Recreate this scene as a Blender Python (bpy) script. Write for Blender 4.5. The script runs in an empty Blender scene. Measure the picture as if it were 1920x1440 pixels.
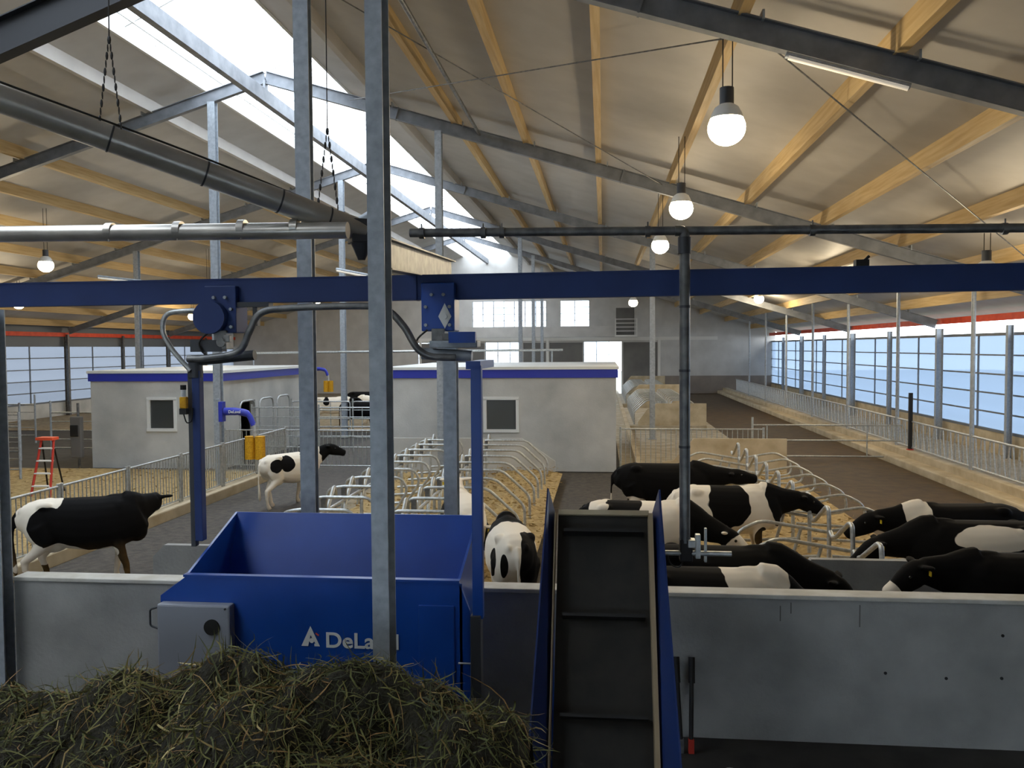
import bpy, math, random
import numpy as np
from mathutils import Vector, Matrix, Euler
random.seed(7); rng = np.random.default_rng(7)
C = bpy.context.scene.collection
SC = bpy.context.scene
R = math.radians

# ---------------------------------------------------------------- camera
FPX, CAMZ = 1600.0, 3.6
yaw, pitch, roll = R(6.1), R(2.45), R(0.37)
fw = Vector((-math.sin(yaw)*math.cos(pitch), math.cos(yaw)*math.cos(pitch), -math.sin(pitch)))
rt0 = Vector((math.cos(yaw), math.sin(yaw), 0)); up0 = rt0.cross(fw)
rt = rt0*math.cos(roll) - up0*math.sin(roll); up = up0*math.cos(roll) + rt0*math.sin(roll)
cam = bpy.data.cameras.new('camera'); cam.lens = FPX/1920*36; cam.sensor_width = 36
cam.clip_end = 300; cam.clip_start = 0.05
co = bpy.data.objects.new('camera', cam); C.objects.link(co)
co.matrix_world = Matrix(((rt.x, up.x, -fw.x, 0), (rt.y, up.y, -fw.y, 0), (rt.z, up.z, -fw.z, CAMZ), (0, 0, 0, 1)))
SC.camera = co

# ---------------------------------------------------------------- world, exposure
vs = SC.view_settings
vs.view_transform = 'Standard'; vs.look = 'None'; vs.gamma = 1; vs.use_curve_mapping = False
vs.exposure = -0.5
world = bpy.data.worlds.new('world'); SC.world = world; world.use_nodes = True
wn = world.node_tree.nodes; wl = world.node_tree.links
bg = wn['Background']; bg.inputs[0].default_value = (0.84, 0.92, 1.0, 1); bg.inputs[1].default_value = 11.0
LAMP_W = 210.0
LAMP_COL = (1.0, 0.83, 0.56)

# ---------------------------------------------------------------- materials
def srgb(r, g, b):
    f = lambda c: (c/255/12.92) if c/255 <= 0.04045 else ((c/255+0.055)/1.055)**2.4
    return (f(r), f(g), f(b), 1)
def newmat(name):
    m = bpy.data.materials.new(name); m.use_nodes = True
    return m, m.node_tree.nodes, m.node_tree.links, m.node_tree.nodes['Principled BSDF']
def mat(name, col, rough=0.6, metal=0.0, col2=None, scale=4.0, detail=4, lo=0.35, hi=0.65, bump=0.0, bscale=None, stretch=None, spec=None):
    m, n, l, b = newmat(name)
    b.inputs['Roughness'].default_value = rough; b.inputs['Metallic'].default_value = metal
    if spec is not None: b.inputs['Specular IOR Level'].default_value = spec
    tc = n.new('ShaderNodeTexCoord'); mp = n.new('ShaderNodeMapping')
    l.new(tc.outputs['Object'], mp.inputs['Vector'])
    if stretch: mp.inputs['Scale'].default_value = stretch
    if col2 is not None:
        t = n.new('ShaderNodeTexNoise'); t.inputs['Scale'].default_value = scale; t.inputs['Detail'].default_value = detail
        l.new(mp.outputs[0], t.inputs['Vector'])
        cr = n.new('ShaderNodeValToRGB'); cr.color_ramp.elements[0].position = lo; cr.color_ramp.elements[1].position = hi
        cr.color_ramp.elements[0].color = col; cr.color_ramp.elements[1].color = col2
        l.new(t.outputs['Fac'], cr.inputs['Fac']); l.new(cr.outputs['Color'], b.inputs['Base Color'])
    else: b.inputs['Base Color'].default_value = col
    if bump:
        t2 = n.new('ShaderNodeTexNoise'); t2.inputs['Scale'].default_value = bscale or scale*3; t2.inputs['Detail'].default_value = 6
        l.new(mp.outputs[0], t2.inputs['Vector'])
        bp = n.new('ShaderNodeBump'); bp.inputs['Strength'].default_value = bump; bp.inputs['Distance'].default_value = 0.02
        l.new(t2.outputs['Fac'], bp.inputs['Height']); l.new(bp.outputs[0], b.inputs['Normal'])
    return m
M = {}
M['galv'] = mat('galvanised_steel', srgb(146,154,162), 0.5, 0.2, srgb(172,180,188), 14, 5, .3, .7)
M['galv_dark'] = mat('weathered_galvanised_steel', srgb(96,98,100), 0.42, 0.55, srgb(130,130,128), 10)
M['tube'] = mat('galvanised_tube', srgb(168,172,172), 0.38, 0.5, srgb(200,202,200), 20)
M['spiral'] = mat('bright_steel_tube', srgb(196,192,184), 0.3, 0.65, srgb(170,166,160), 3)
M['darksteel'] = mat('dark_steel', srgb(70,72,76), 0.5, 0.5)
M['rafter'] = mat('grey_rafter_steel', srgb(112,116,122), 0.55, 0.2, srgb(134,138,144), 3)
M['blue'] = mat('blue_paint', srgb(16,66,150), 0.32, 0.0, srgb(22,74,164), 2, spec=.5)
M['bluebeam'] = mat('dark_blue_paint', srgb(26,50,104), 0.6, 0, srgb(30,56,114), 2)
M['plate'] = mat('navy_side_plate', srgb(30,48,96), 0.3, 0, srgb(34,54,106), 2, spec=.6)
M['fascia'] = mat('blue_fascia', srgb(46,58,172), 0.5)
M['conc'] = mat('concrete', srgb(142,142,140), 0.85, 0, srgb(172,172,168), 1.6, 8, .3, .7, bump=.25, bscale=30)
M['concwall'] = mat('rendered_concrete', srgb(172,174,172), 0.85, 0, srgb(206,206,202), .9, 8, .3, .7, bump=.2, bscale=20)
M['conccap'] = mat('pale_concrete_cap', srgb(206,204,196), 0.8, 0, srgb(188,184,172), 5)
M['kerb'] = mat('cream_concrete', srgb(198,184,156), 0.8, 0, srgb(172,156,126), 2, 8)
M['timber'] = mat('glued_timber', srgb(206,180,132), 0.65, 0, srgb(188,158,108), 3, 6, stretch=(6, .3, 6))
M['panel'] = mat('roof_panel', srgb(188,184,178), 0.6, 0, srgb(178,174,168), 1.2)
M['cap'] = mat('white_capping', srgb(214,212,206), 0.5)
M['white'] = mat('white_plastic', srgb(226,228,226), 0.45)
M['yellow'] = mat('yellow_bristle', srgb(226,170,20), 0.7, 0, srgb(196,138,10), 30)
M['rubberred'] = mat('red_paint', srgb(196,52,34), 0.5)
M['orange'] = mat('orange_netting', srgb(232,88,52), 0.6, 0, srgb(214,74,44), 3)
M['black'] = mat('black_rubber', srgb(22,22,22), 0.6)
M['belt'] = mat('conveyor_belt', srgb(40,37,33), 0.75, 0, srgb(28,27,24), 6)
M['straw'] = mat('straw', srgb(192,166,112), 0.9, 0, srgb(138,112,68), 9, 8, .3, .7, bump=.8, bscale=40)
M['matting'] = mat('straw_dusted_matting', srgb(150,136,110), 0.9, 0, srgb(112,98,74), 4, 8, bump=.3)
M['feedtable'] = mat('feed_alley_concrete', srgb(186,176,156), 0.8, 0, srgb(160,146,118), 2, 8)
M['alley'] = mat('dark_rubber_alley', srgb(52,47,42), 0.75, 0, srgb(82,74,64), 7, 8, .35, .7, bump=.5, bscale=25)
M['slurry'] = mat('brown_alley', srgb(86,66,34), 0.75, 0, srgb(60,44,22), 2.5, 8, .3, .7, bump=.4, bscale=18)
M['dark_floor'] = mat('dark_concrete_floor', srgb(56,54,50), 0.8, 0, srgb(40,38,36), 3, 8)
M['gable'] = mat('gable_cladding', srgb(196,194,190), 0.6, 0, srgb(182,180,176), 1)
M['darkpanel'] = mat('dark_grey_panel', srgb(96,94,92), 0.7, 0, srgb(112,110,106), .7)
M['curtaingrid'] = mat('curtain_batten', srgb(110,116,124), 0.6)
M['clad'] = mat('brown_grey_block', srgb(128,118,110), 0.85, 0, srgb(140,130,120), 1)
M['earth'] = mat('dark_ground', srgb(96,100,92), 0.9)
M['doorwhite'] = mat('pale_sliding_gate', srgb(226,230,236), .5)
def glassy(name, tcol, gcol, mixf, rough=.1):
    m, n, l, b = newmat(name); n.remove(b)
    out = n['Material Output']
    t = n.new('ShaderNodeBsdfTransparent'); t.inputs[0].default_value = tcol
    g = n.new('ShaderNodeBsdfTranslucent'); g.inputs[0].default_value = gcol
    d = n.new('ShaderNodeBsdfDiffuse'); d.inputs[0].default_value = gcol
    a = n.new('ShaderNodeMixShader'); a.inputs[0].default_value = .35
    l.new(g.outputs[0], a.inputs[1]); l.new(d.outputs[0], a.inputs[2])
    x = n.new('ShaderNodeMixShader'); x.inputs[0].default_value = mixf
    l.new(t.outputs[0], x.inputs[1]); l.new(a.outputs[0], x.inputs[2]); l.new(x.outputs[0], out.inputs[0])
    return m
M['skylight'] = glassy('skylight_sheet', (.95,.97,1,1), (.9,.93,.97,1), .35)
M['curtain'] = glassy('blue_grey_wind_curtain', (.45,.5,.56,1), srgb(112,128,148), .94)
M['curtainpale'] = glassy('pale_wind_curtain', (.28,.3,.33,1), srgb(98,103,112), .96)
M['gableglaze'] = glassy('bright_window_sheet', (.9,.95,1,1), (.9,.95,1,1), .4)
def paneglass():
    m, n, l, b = newmat('window_glass'); b.inputs['Base Color'].default_value = srgb(70,74,74)
    b.inputs['Roughness'].default_value = .08; b.inputs['Metallic'].default_value = .0; b.inputs['Specular IOR Level'].default_value = .9
    return m
M['pane'] = paneglass()
def emit(name, col, s):
    m, n, l, b = newmat(name); b.inputs['Base Color'].default_value = col
    b.inputs['Emission Color'].default_value = col; b.inputs['Emission Strength'].default_value = s
    return m
M['bulb'] = emit('glowing_lamp', (1, .82, .55, 1), 60)
M['tubeoff'] = emit('fluorescent_tube', (1, .93, .8, 1), .35)
def silagemat(name, cols):
    m, n, l, b = newmat(name); b.inputs['Roughness'].default_value = .75
    at = n.new('ShaderNodeAttribute'); at.attribute_name = 'tint'
    cr = n.new('ShaderNodeValToRGB'); cr.color_ramp.interpolation = 'LINEAR'
    e = cr.color_ramp.elements; e[0].color = cols[0]; e[1].color = cols[-1]
    for k, c in enumerate(cols[1:-1]): q = e.new((k+1)/(len(cols)-1)); q.color = c
    l.new(at.outputs['Fac'], cr.inputs[0]); l.new(cr.outputs[0], b.inputs['Base Color'])
    return m
M['blade'] = silagemat('silage_blades', [srgb(50,52,28), srgb(84,88,42), srgb(116,112,58), srgb(136,100,54), srgb(188,172,116)])
M['silage'] = mat('silage_mass', srgb(48,44,26), .9, 0, srgb(30,26,16), 20, 8, bump=1, bscale=60)
def cowmat():
    m, n, l, b = newmat('holstein_coat'); b.inputs['Roughness'].default_value = .8
    b.inputs['Specular IOR Level'].default_value = .12
    at = n.new('ShaderNodeAttribute'); at.attribute_name = 'coat'
    dt = n.new('ShaderNodeAttribute'); dt.attribute_name = 'dirt'
    tc = n.new('ShaderNodeTexCoord'); t = n.new('ShaderNodeTexNoise'); t.inputs['Scale'].default_value = 3.4; t.inputs['Detail'].default_value = 1.5
    l.new(tc.outputs['Object'], t.inputs[0])
    s = n.new('ShaderNodeMath'); s.operation = 'MULTIPLY_ADD'; s.inputs[1].default_value = 1.0; s.inputs[2].default_value = -.5
    l.new(t.outputs['Fac'], s.inputs[0])
    a = n.new('ShaderNodeMath'); a.operation = 'ADD'; l.new(s.outputs[0], a.inputs[0]); l.new(at.outputs['Fac'], a.inputs[1])
    cr = n.new('ShaderNodeValToRGB'); cr.color_ramp.elements[0].position = .485; cr.color_ramp.elements[1].position = .515
    cr.color_ramp.elements[0].color = srgb(236,226,208); cr.color_ramp.elements[1].color = srgb(15,14,14)
    l.new(a.outputs[0], cr.inputs[0])
    t3 = n.new('ShaderNodeTexNoise'); t3.inputs['Scale'].default_value = 9; t3.inputs['Detail'].default_value = 6
    l.new(tc.outputs['Object'], t3.inputs[0])
    mm = n.new('ShaderNodeMath'); mm.operation = 'MULTIPLY'; l.new(t3.outputs['Fac'], mm.inputs[0]); l.new(dt.outputs['Fac'], mm.inputs[1])
    mx = n.new('ShaderNodeMix'); mx.data_type = 'RGBA'; mx.inputs[7].default_value = srgb(150,116,66)
    l.new(mm.outputs[0], mx.inputs[0]); l.new(cr.outputs[0], mx.inputs[6]); l.new(mx.outputs[2], b.inputs['Base Color'])
    return m
M['cow'] = cowmat()
M['eye'] = mat('dark_eye', srgb(12,10,9), .15)
M['tag'] = mat('yellow_tag', srgb(226,196,40), .5)

# ---------------------------------------------------------------- mesh helpers
class MB:
    def __init__(s): s.v = []; s.f = []; s.sm = []
    def add(s, vs_, fs, smooth=False):
        o = len(s.v); s.v += [tuple(p) for p in vs_]; s.f += [tuple(i+o for i in f) for f in fs]; s.sm += [smooth]*len(fs); return s
    def box(s, c, d, rot=None):
        hx, hy, hz = d[0]/2, d[1]/2, d[2]/2
        pts = [Vector((x, y, z)) for x in (-hx, hx) for y in (-hy, hy) for z in (-hz, hz)]
        if rot is not None: pts = [rot @ p for p in pts]
        c = Vector(c); pts = [p+c for p in pts]
        return s.add(pts, [(0,1,3,2),(4,6,7,5),(0,4,5,1),(2,3,7,6),(0,2,6,4),(1,5,7,3)])
    def bx(s, x0, x1, y0, y1, z0, z1): return s.box(((x0+x1)/2, (y0+y1)/2, (z0+z1)/2), (abs(x1-x0), abs(y1-y0), abs(z1-z0)))
    def cyl(s, p0, p1, r0, r1=None, n=12, caps=True):
        r1 = r0 if r1 is None else r1
        p0, p1 = Vector(p0), Vector(p1); d = (p1-p0).normalized()
        a = d.orthogonal().normalized(); b = d.cross(a)
        v = [];
        for p, r in ((p0, r0), (p1, r1)):
            for k in range(n):
                t = 2*math.pi*k/n; v.append(p+(a*math.cos(t)+b*math.sin(t))*r)
        s.add(v, [(k, (k+1) % n, n+(k+1) % n, n+k) for k in range(n)], True)
        if caps: s.add(v, [tuple(reversed(range(n))), tuple(range(n, 2*n))])
        return s
    def tube(s, pts, r, n=8, closed=False):
        pts = [Vector(p) for p in pts]; m = len(pts)
        rs = r if isinstance(r, (list, tuple)) else [r]*m
        v = []; ref = None
        for i, p in enumerate(pts):
            if closed: d = pts[(i+1) % m]-pts[i-1]
            else: d = pts[min(i+1, m-1)]-pts[max(i-1, 0)]
            d.normalize()
            if ref is None: ref = d.orthogonal().normalized()
            a = (ref-d*ref.dot(d)); a = a.normalized() if a.length > 1e-6 else d.orthogonal().normalized()
            ref = a; b = d.cross(a)
            for k in range(n):
                t = 2*math.pi*k/n; v.append(p+(a*math.cos(t)+b*math.sin(t))*rs[i])
        f = []
        for i in range(m if closed else m-1):
            j = (i+1) % m
            f += [(i*n+k, i*n+(k+1) % n, j*n+(k+1) % n, j*n+k) for k in range(n)]
        s.add(v, f, True)
        if not closed: s.add(v, [tuple(reversed(range(n))), tuple(range((m-1)*n, m*n))])
        return s
    def prism(s, poly, axis, a0, a1):
        n = len(poly)
        def mk(p, a):
            return {'x': (a, p[0], p[1]), 'y': (p[0], a, p[1]), 'z': (p[0], p[1], a)}[axis]
        v = [mk(p, a0) for p in poly]+[mk(p, a1) for p in poly]
        return s.add(v, [tuple(reversed(range(n))), tuple(range(n, 2*n))]+[(k, (k+1) % n, n+(k+1) % n, n+k) for k in range(n)])
    def ibeam(s, p0, p1, h, w, side=(0, 0, 1), tf=.012, tw=.008):
        p0, p1 = Vector(p0), Vector(p1); d = (p1-p0); L = d.length; d.normalize()
        u = Vector(side); u = (u-d*u.dot(d)).normalized(); wv = d.cross(u)
        rot = Matrix((wv, d, u)).transposed(); c = (p0+p1)/2
        s.box(c+u*(h/2-tf/2), (w, L, tf), rot); s.box(c-u*(h/2-tf/2), (w, L, tf), rot)
        return s.box(c, (tw, L, h-2*tf), rot)
    def sphere(s, c, r, n=12, m=8):
        r = (r, r, r) if not isinstance(r, (tuple, list)) else r
        v = [(c[0], c[1], c[2]+r[2])]
        for i in range(1, m):
            for k in range(n):
                a, b = math.pi*i/m, 2*math.pi*k/n
                v.append((c[0]+r[0]*math.sin(a)*math.cos(b), c[1]+r[1]*math.sin(a)*math.sin(b), c[2]+r[2]*math.cos(a)))
        v.append((c[0], c[1], c[2]-r[2])); e = len(v)-1
        f = [(0, 1+k, 1+(k+1) % n) for k in range(n)]
        for i in range(m-2):
            f += [(1+i*n+k, 1+(i+1)*n+k, 1+(i+1)*n+(k+1) % n, 1+i*n+(k+1) % n) for k in range(n)]
        f += [(1+(m-2)*n+k, e, 1+(m-2)*n+(k+1) % n) for k in range(n)]
        return s.add(v, f, True)
    def mesh(s, name, m):
        me = bpy.data.meshes.new(name); me.from_pydata(s.v, [], s.f)
        me.polygons.foreach_set('use_smooth', s.sm); me.materials.append(M[m] if isinstance(m, str) else m); me.update()
        return me
    def build(s, name, m, parent=None, off=None, bevel=0):
        # geometry is given in world axes; off = the parent's base point
        if parent is not None and off is None: off = parent.location
        if off is not None:
            o_ = Vector(off); s.v = [tuple(Vector(p)-o_) for p in s.v]
        ob = bpy.data.objects.new(name, s.mesh(name, m)); C.objects.link(ob)
        if parent is not None: ob.parent = parent
        elif off is not None: ob.location = off
        if bevel:
            b = ob.modifiers.new('bevel', 'BEVEL'); b.width = bevel; b.segments = 2; b.limit_method = 'ANGLE'
        return ob
    def sub(s, name, m, parent, root):      # a sub-part: same axes as its part
        s.v = [tuple(Vector(p)-Vector(root)) for p in s.v]
        ob = bpy.data.objects.new(name, s.mesh(name, m)); C.objects.link(ob); ob.parent = parent
        return ob
def tag(o, label, cat, group=None, kind=None):
    o['label'] = label; o['category'] = cat
    if group: o['group'] = group
    if kind: o['kind'] = kind
    return o
def thing(name, loc, label, cat, group=None, rz=0):
    o = bpy.data.objects.new(name, None); C.objects.link(o); o.location = loc; o.rotation_euler = (0, 0, rz)
    o.empty_display_size = .1
    return tag(o, label, cat, group)
def struct(o): o['kind'] = 'structure'; return o
def copy_tree(o, parent=None):
    c = o.copy(); C.objects.link(c)
    if parent is not None: c.parent = parent
    for ch in list(o.children): copy_tree(ch, c)
    return c
def at(px, py, X=None, Y=None, Z=None):
    d = fw + rt*((px-960)/FPX) - up*((py-720)/FPX)
    t = X/d.x if X is not None else (Y/d.y if Y is not None else (Z-CAMZ)/d.z)
    return Vector((0, 0, CAMZ)) + d*t
def smooth_path(pts, k=6):
    pts = [Vector(p) for p in pts]; out = []
    for i in range(len(pts)-1):
        p0 = pts[max(i-1, 0)]; p1 = pts[i]; p2 = pts[i+1]; p3 = pts[min(i+2, len(pts)-1)]
        for j in range(k):
            t = j/k
            out.append(.5*((2*p1)+(p2-p0)*t+(2*p0-5*p1+4*p2-p3)*t*t+(3*p1-p0-3*p2+p3)*t**3))
    return out+[pts[-1]]
def round_corners(pts, r=.12, k=4):
    pts = [Vector(p) for p in pts]; out = [pts[0]]
    for i in range(1, len(pts)-1):
        a, b, c = pts[i-1], pts[i], pts[i+1]
        d1 = (a-b); d2 = (c-b); rr = min(r, d1.length*.45, d2.length*.45)
        p, q = b+d1.normalized()*rr, b+d2.normalized()*rr
        for j in range(k+1):
            t = j/k; out.append(p*(1-t)**2+b*2*t*(1-t)+q*t*t)
    return out+[pts[-1]]

# ---------------------------------------------------------------- building dimensions
XR, ZR, SL = -9.0, 11.35, 0.304             # ridge line x, z of ceiling underside, slope
XE, XW = 12.7, -29.8                        # side walls
Y0, Y1 = -5.0, 66.6                         # gable ends
FR = [0.2, 11.2, 22.4, 33.5, 44.6, 55.6]    # portal frames
def zc(x): return ZR - SL*abs(x-XR)
SKW = 1.95
# floors
def slab(name, x0, x1, y0, y1, z0, z1, m):
    return struct(MB().bx(x0, x1, y0, y1, z0, z1).build(name, m, off=((x0+x1)/2, (y0+y1)/2, z0)))
slab('floor', XW-1, XE+1, Y0-1, Y1+1, -.3, -.02, 'dark_floor')
slab('floor_alley_centre', -1.35, 1.6, 8.1, 24.4, -.02, 0, 'alley')
slab('floor_alley_left', -9.2, -5.7, 8.1, 36, -.02, 0, 'alley')
slab('floor_alley_right', 4.9, 8.75, 8.1, Y1, -.02, 0, 'slurry')
slab('floor_feed_alley', 9.55, XE, 8.1, Y1, -.02, .06, 'feedtable')
slab('floor_far_alley', .5, 4.9, 24.4, Y1, -.02, 0, 'feedtable')
slab('floor_left_area', XW, -9.5, 8.1, 24.4, -.02, 0, 'matting')
slab('floor_left_far', XW, -6.4, 36, Y1, -.02, 0, 'matting')
slab('floor_loading', XW, XE, Y0, 7.85, -.02, 0, 'dark_floor')
slab('floor_outside', -70, 60, -40, 140, -.6, -.31, 'earth')
# ceiling: two roof slopes
def roofslope(name, xa, xb):
    mb = MB(); za, zb = zc(xa), zc(xb)
    mb.add([(xa,Y0,za),(xb,Y0,zb),(xb,Y1,zb),(xa,Y1,za),(xa,Y0,za+.08),(xb,Y0,zb+.08),(xb,Y1,zb+.08),(xa,Y1,za+.08)],
           [(0,3,2,1),(4,5,6,7),(0,1,5,4),(2,3,7,6),(1,2,6,5),(0,4,7,3)])
    return struct(mb.build(name, 'panel', off=((xa+xb)/2, (Y0+Y1)/2, zb)))
roofslope('ceiling_right', XR+SKW, XE+.5)
roofslope('ceiling_left', XR-SKW, XW-.5)
for sgn, nm in ((1, 'trim_1'), (-1, 'trim_2')):        # kerbs along the ridge opening
    x = XR+sgn*SKW; struct(MB().bx(x-.04, x+.04, Y0, Y1, zc(x)-.02, zc(x)+.3).build(nm, 'cap', off=(x, 30, zc(x))))
# skylight sheets, one per 5.5 m of ridge
k = 0; y = 3.0
while y < Y1-1:
    ye = min(y+5.3, Y1-.05); k += 1
    for sgn in (1, -1):
        x = XR+sgn*SKW
        mb = MB(); za, zb = zc(x)+.3, ZR+.62
        mb.add([(x,y,za),(XR,y,zb),(XR,ye,zb),(x,ye,za)], [(0,1,2,3) if sgn > 0 else (3,2,1,0)])
        w = mb.build('window_%d' % (2*k-(sgn < 0)), 'skylight', off=((x+XR)/2, (y+ye)/2, za)); struct(w)
        fr = MB()
        fr.box(((x+XR)/2, y, (za+zb)/2-.02), (math.hypot(SKW, zb-za), .05, .06), Euler((0, sgn*math.atan2(zb-za, SKW), 0)).to_matrix())
        for q in (1.32, 2.65, 3.98):
            fr.box(((x+XR)/2, y+q, (za+zb)/2-.02), (math.hypot(SKW, zb-za), .03, .04), Euler((0, sgn*math.atan2(zb-za, SKW), 0)).to_matrix())
        fr.box((x-sgn*.25, (y+ye)/2, za+.05), (.05, ye-y, .05))
        fr.sub('window_frame', 'white', w, w.location)
    y += 5.3
# gables
def gable(name, y0, y1, m, holes):
    mb = MB(); st = sorted(set([XW-.3, XE+.3, XR]+[h for a in holes for h in a[:2]]))
    for xa, xb in zip(st[:-1], st[1:]):
        hs = sorted([(h[2], h[3]) for h in holes if h[0] <= xa+1e-6 and h[1] >= xb-1e-6])
        z = -.02
        for (a, b) in hs:
            if a > z: mb.prism([(xa,z),(xb,z),(xb,a),(xa,a)], 'y', y0, y1)
            z = b
        mb.prism([(xa,z),(xb,z),(xb,zc(xb)+.1),(xa,zc(xa)+.1)], 'y', y0, y1)
    return struct(mb.build(name, m, off=((XE+XW)/2, y0, 0)))
YG = Y1
gable('wall_back', Y0-.2, Y0, 'gable', [(-7.5, -3.0, 0, 3.0), (3.0, 6.2, 0, 3.0)])
for i, (a, b) in enumerate(((-7.5, -3.0), (3.0, 6.2))):  # glazed doors added behind the camera to throw daylight on the foreground
    w = MB().bx(a, b, Y0-.12, Y0-.1, 0, 3.0).build('door_%d' % (i+1), 'gableglaze', off=((a+b)/2, Y0-.1, 0)); struct(w)
    fr = MB()
    for q in range(5): xx = a+(b-a)*q/4; fr.bx(xx-.03, xx+.03, Y0-.09, Y0-.04, 0, 3.0)
    fr.bx(a, b, Y0-.09, Y0-.04, 2.0, 2.1); fr.sub('door_frame', 'curtaingrid', w, w.location)
# far gable with openings seen as white gates and windows
G = [(-14.6,-12.9,1.6,4.0),(-9.2,-6.3,0,4.0),(-1.5,1.45,0,4.0),(-10.2,-4.4,5.2,7.2),(-3.3,-1.05,5.2,7.2)]
gable('wall_far', YG, YG+.2, 'gable', G)
struct(MB().bx(-14.5, 8.7, YG-.06, YG-.01, 4.1, 4.35).bx(-14.5,-14.3,YG-.06,YG-.01,0,4.1).bx(-4.4,-4.2,YG-.06,YG-.01,0,4.1).bx(4.2,4.4,YG-.06,YG-.01,0,4.1).build('trim_3', 'cap', off=(0, YG-.05, 4.2)))
for a, b in ((-14.3, -9.3), (-6.2, -4.45), (-4.15, -1.6), (1.55, 4.15)):
    struct(MB().bx(a, b, YG-.04, YG-.01, 0, 3.95).build('trim_4', 'darkpanel', off=((a+b)/2, YG, 0)))
struct(MB().bx(4.5, XE, YG-.05, YG-.01, 0, 1.35).build('trim_5', 'clad', off=(8, YG, 0)))
for i, (a, b, c, d) in enumerate(G):
    w = MB().bx(a, b if i != 2 else b-1.0, YG+.08, YG+.1, c, d).build('window_%d' % (60+i), 'gableglaze', off=((a+b)/2, YG+.1, c)); struct(w)
    fr = MB(); n = max(2, int((b-a)/.8))
    for q in range(n+1): xx = a+(b-a)*q/n; fr.bx(xx-.03, xx+.03, YG+.03, YG+.07, c, d)
    for q in range(1, 4): zz = c+(d-c)*q/4; fr.bx(a, b if i != 2 else b-1.0, YG+.03, YG+.07, zz-.02, zz+.02)
    fr.sub('window_frame', 'curtaingrid', w, w.location)
# mezzanine balcony opening in the far gable
mz = thing('balcony_railing', (1.6, YG-.6, 4.4), 'small balcony with horizontal rails high on the far gable wall', 'balcony')
MB().bx(.9, 2.6, YG-1.1, YG-.06, 4.36, 4.5).build('balcony_floor', 'cap', mz)
MB().bx(1.0, 2.4, YG-.06, YG-.02, 4.5, 6.6).build('doorway_panel', 'darkpanel', mz)
rl = MB()
for z in (4.8, 5.1, 5.4, 5.7): rl.bx(.95, 2.55, YG-1.08, YG-1.04, z-.03, z+.03)
for x in (.95, 2.55): rl.bx(x-.04, x+.04, YG-1.1, YG-1.02, 4.5, 5.75)
rl.build('railing', 'cap', mz)
fm = thing('high_gallery', (-7.5, YG-1, 4.4), 'grey panelled gallery front below the high gable windows', 'gallery')
MB().bx(-13, 1.0, YG-.9, YG-.7, 4.4, 5.2).build('gallery_front', 'gable', fm)

# side walls: low concrete wall, curtain bays, open strip above the curtain
def sidewall(X, nm, sgn, ca, zb, matc):
    struct(MB().bx(X, X+sgn*.2, Y0, Y1, -.02, zb).build('wall_'+nm, 'kerb' if sgn > 0 else 'concwall', off=(X, 30, 0)))
    struct(MB().bx(X, X+sgn*.2, Y0, 7.9, zb, 4.75).build('wall_'+nm+'_solid', 'gable', off=(X, 0, zb)))
    struct(MB().bx(X-sgn*.02, X+sgn*.06, 7.9, Y1, ca, ca+.1).bx(X-sgn*.02, X+sgn*.06, 7.9, Y1, zb, zb+.08).build('trim_%d' % (6+(sgn > 0)), 'curtaingrid', off=(X, 30, ca)))
    y = 11.25-2*5.55+5.55-.1; i = 0
    while y < Y1-.5:
        ye = min(y+5.55, Y1); i += 1
        # wavy curtain cloth
        mb = MB(); nz, ny = 18, 10; vs_ = []
        for a in range(nz+1):
            for b in range(ny+1):
                z = zb+.08+(ca-zb-.08)*a/nz
                vs_.append((X+sgn*(.06+.02*math.sin(a/nz*math.pi*4)**2), y+(ye-y)*b/ny, z))
        mb.add(vs_, [(a*(ny+1)+b, a*(ny+1)+b+1, (a+1)*(ny+1)+b+1, (a+1)*(ny+1)+b) for a in range(nz) for b in range(ny)], True)
        w = mb.build('window_%d' % ((100 if sgn > 0 else 130)+i), matc, off=(X, y, zb)); struct(w)
        g = MB()
        for q in range(1, 5): z = zb+(ca-zb)*q/5; g.bx(X-.015, X+.03, y, ye, z-.025, z+.025)
        for q in (.5,): g.bx(X-.02, X+.03, y+(ye-y)*q-.03, y+(ye-y)*q+.03, zb, ca)
        g.sub('curtain_batten', 'curtaingrid', w, w.location)
        y += 5.55
sidewall(XE, 'right', 1, 3.88, .75, 'curtain')
sidewall(XW, 'left', -1, 3.8, .75, 'curtainpale')
struct(MB().bx(XW-.05, XW, 7.9, Y1, 3.9, 5.0).build('trim_13', 'curtaingrid', off=(XW, 30, 3.9)))
def netting(X, sgn, label):
    mb = MB(); x = X-sgn*.14
    mb.bx(x-.03, x+.03, 8, Y1-.1, 4.36, 4.58)
    o = mb.build('curtain_roller', 'orange', off=(x, 30, 4.4))
    return tag(o, label, 'roller tube')
netting(XE, 1, 'long orange roller strip under the eaves above the right blue curtains')
netting(XW, -1, 'long orange roller strip under the eaves above the left pale curtains')

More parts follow.
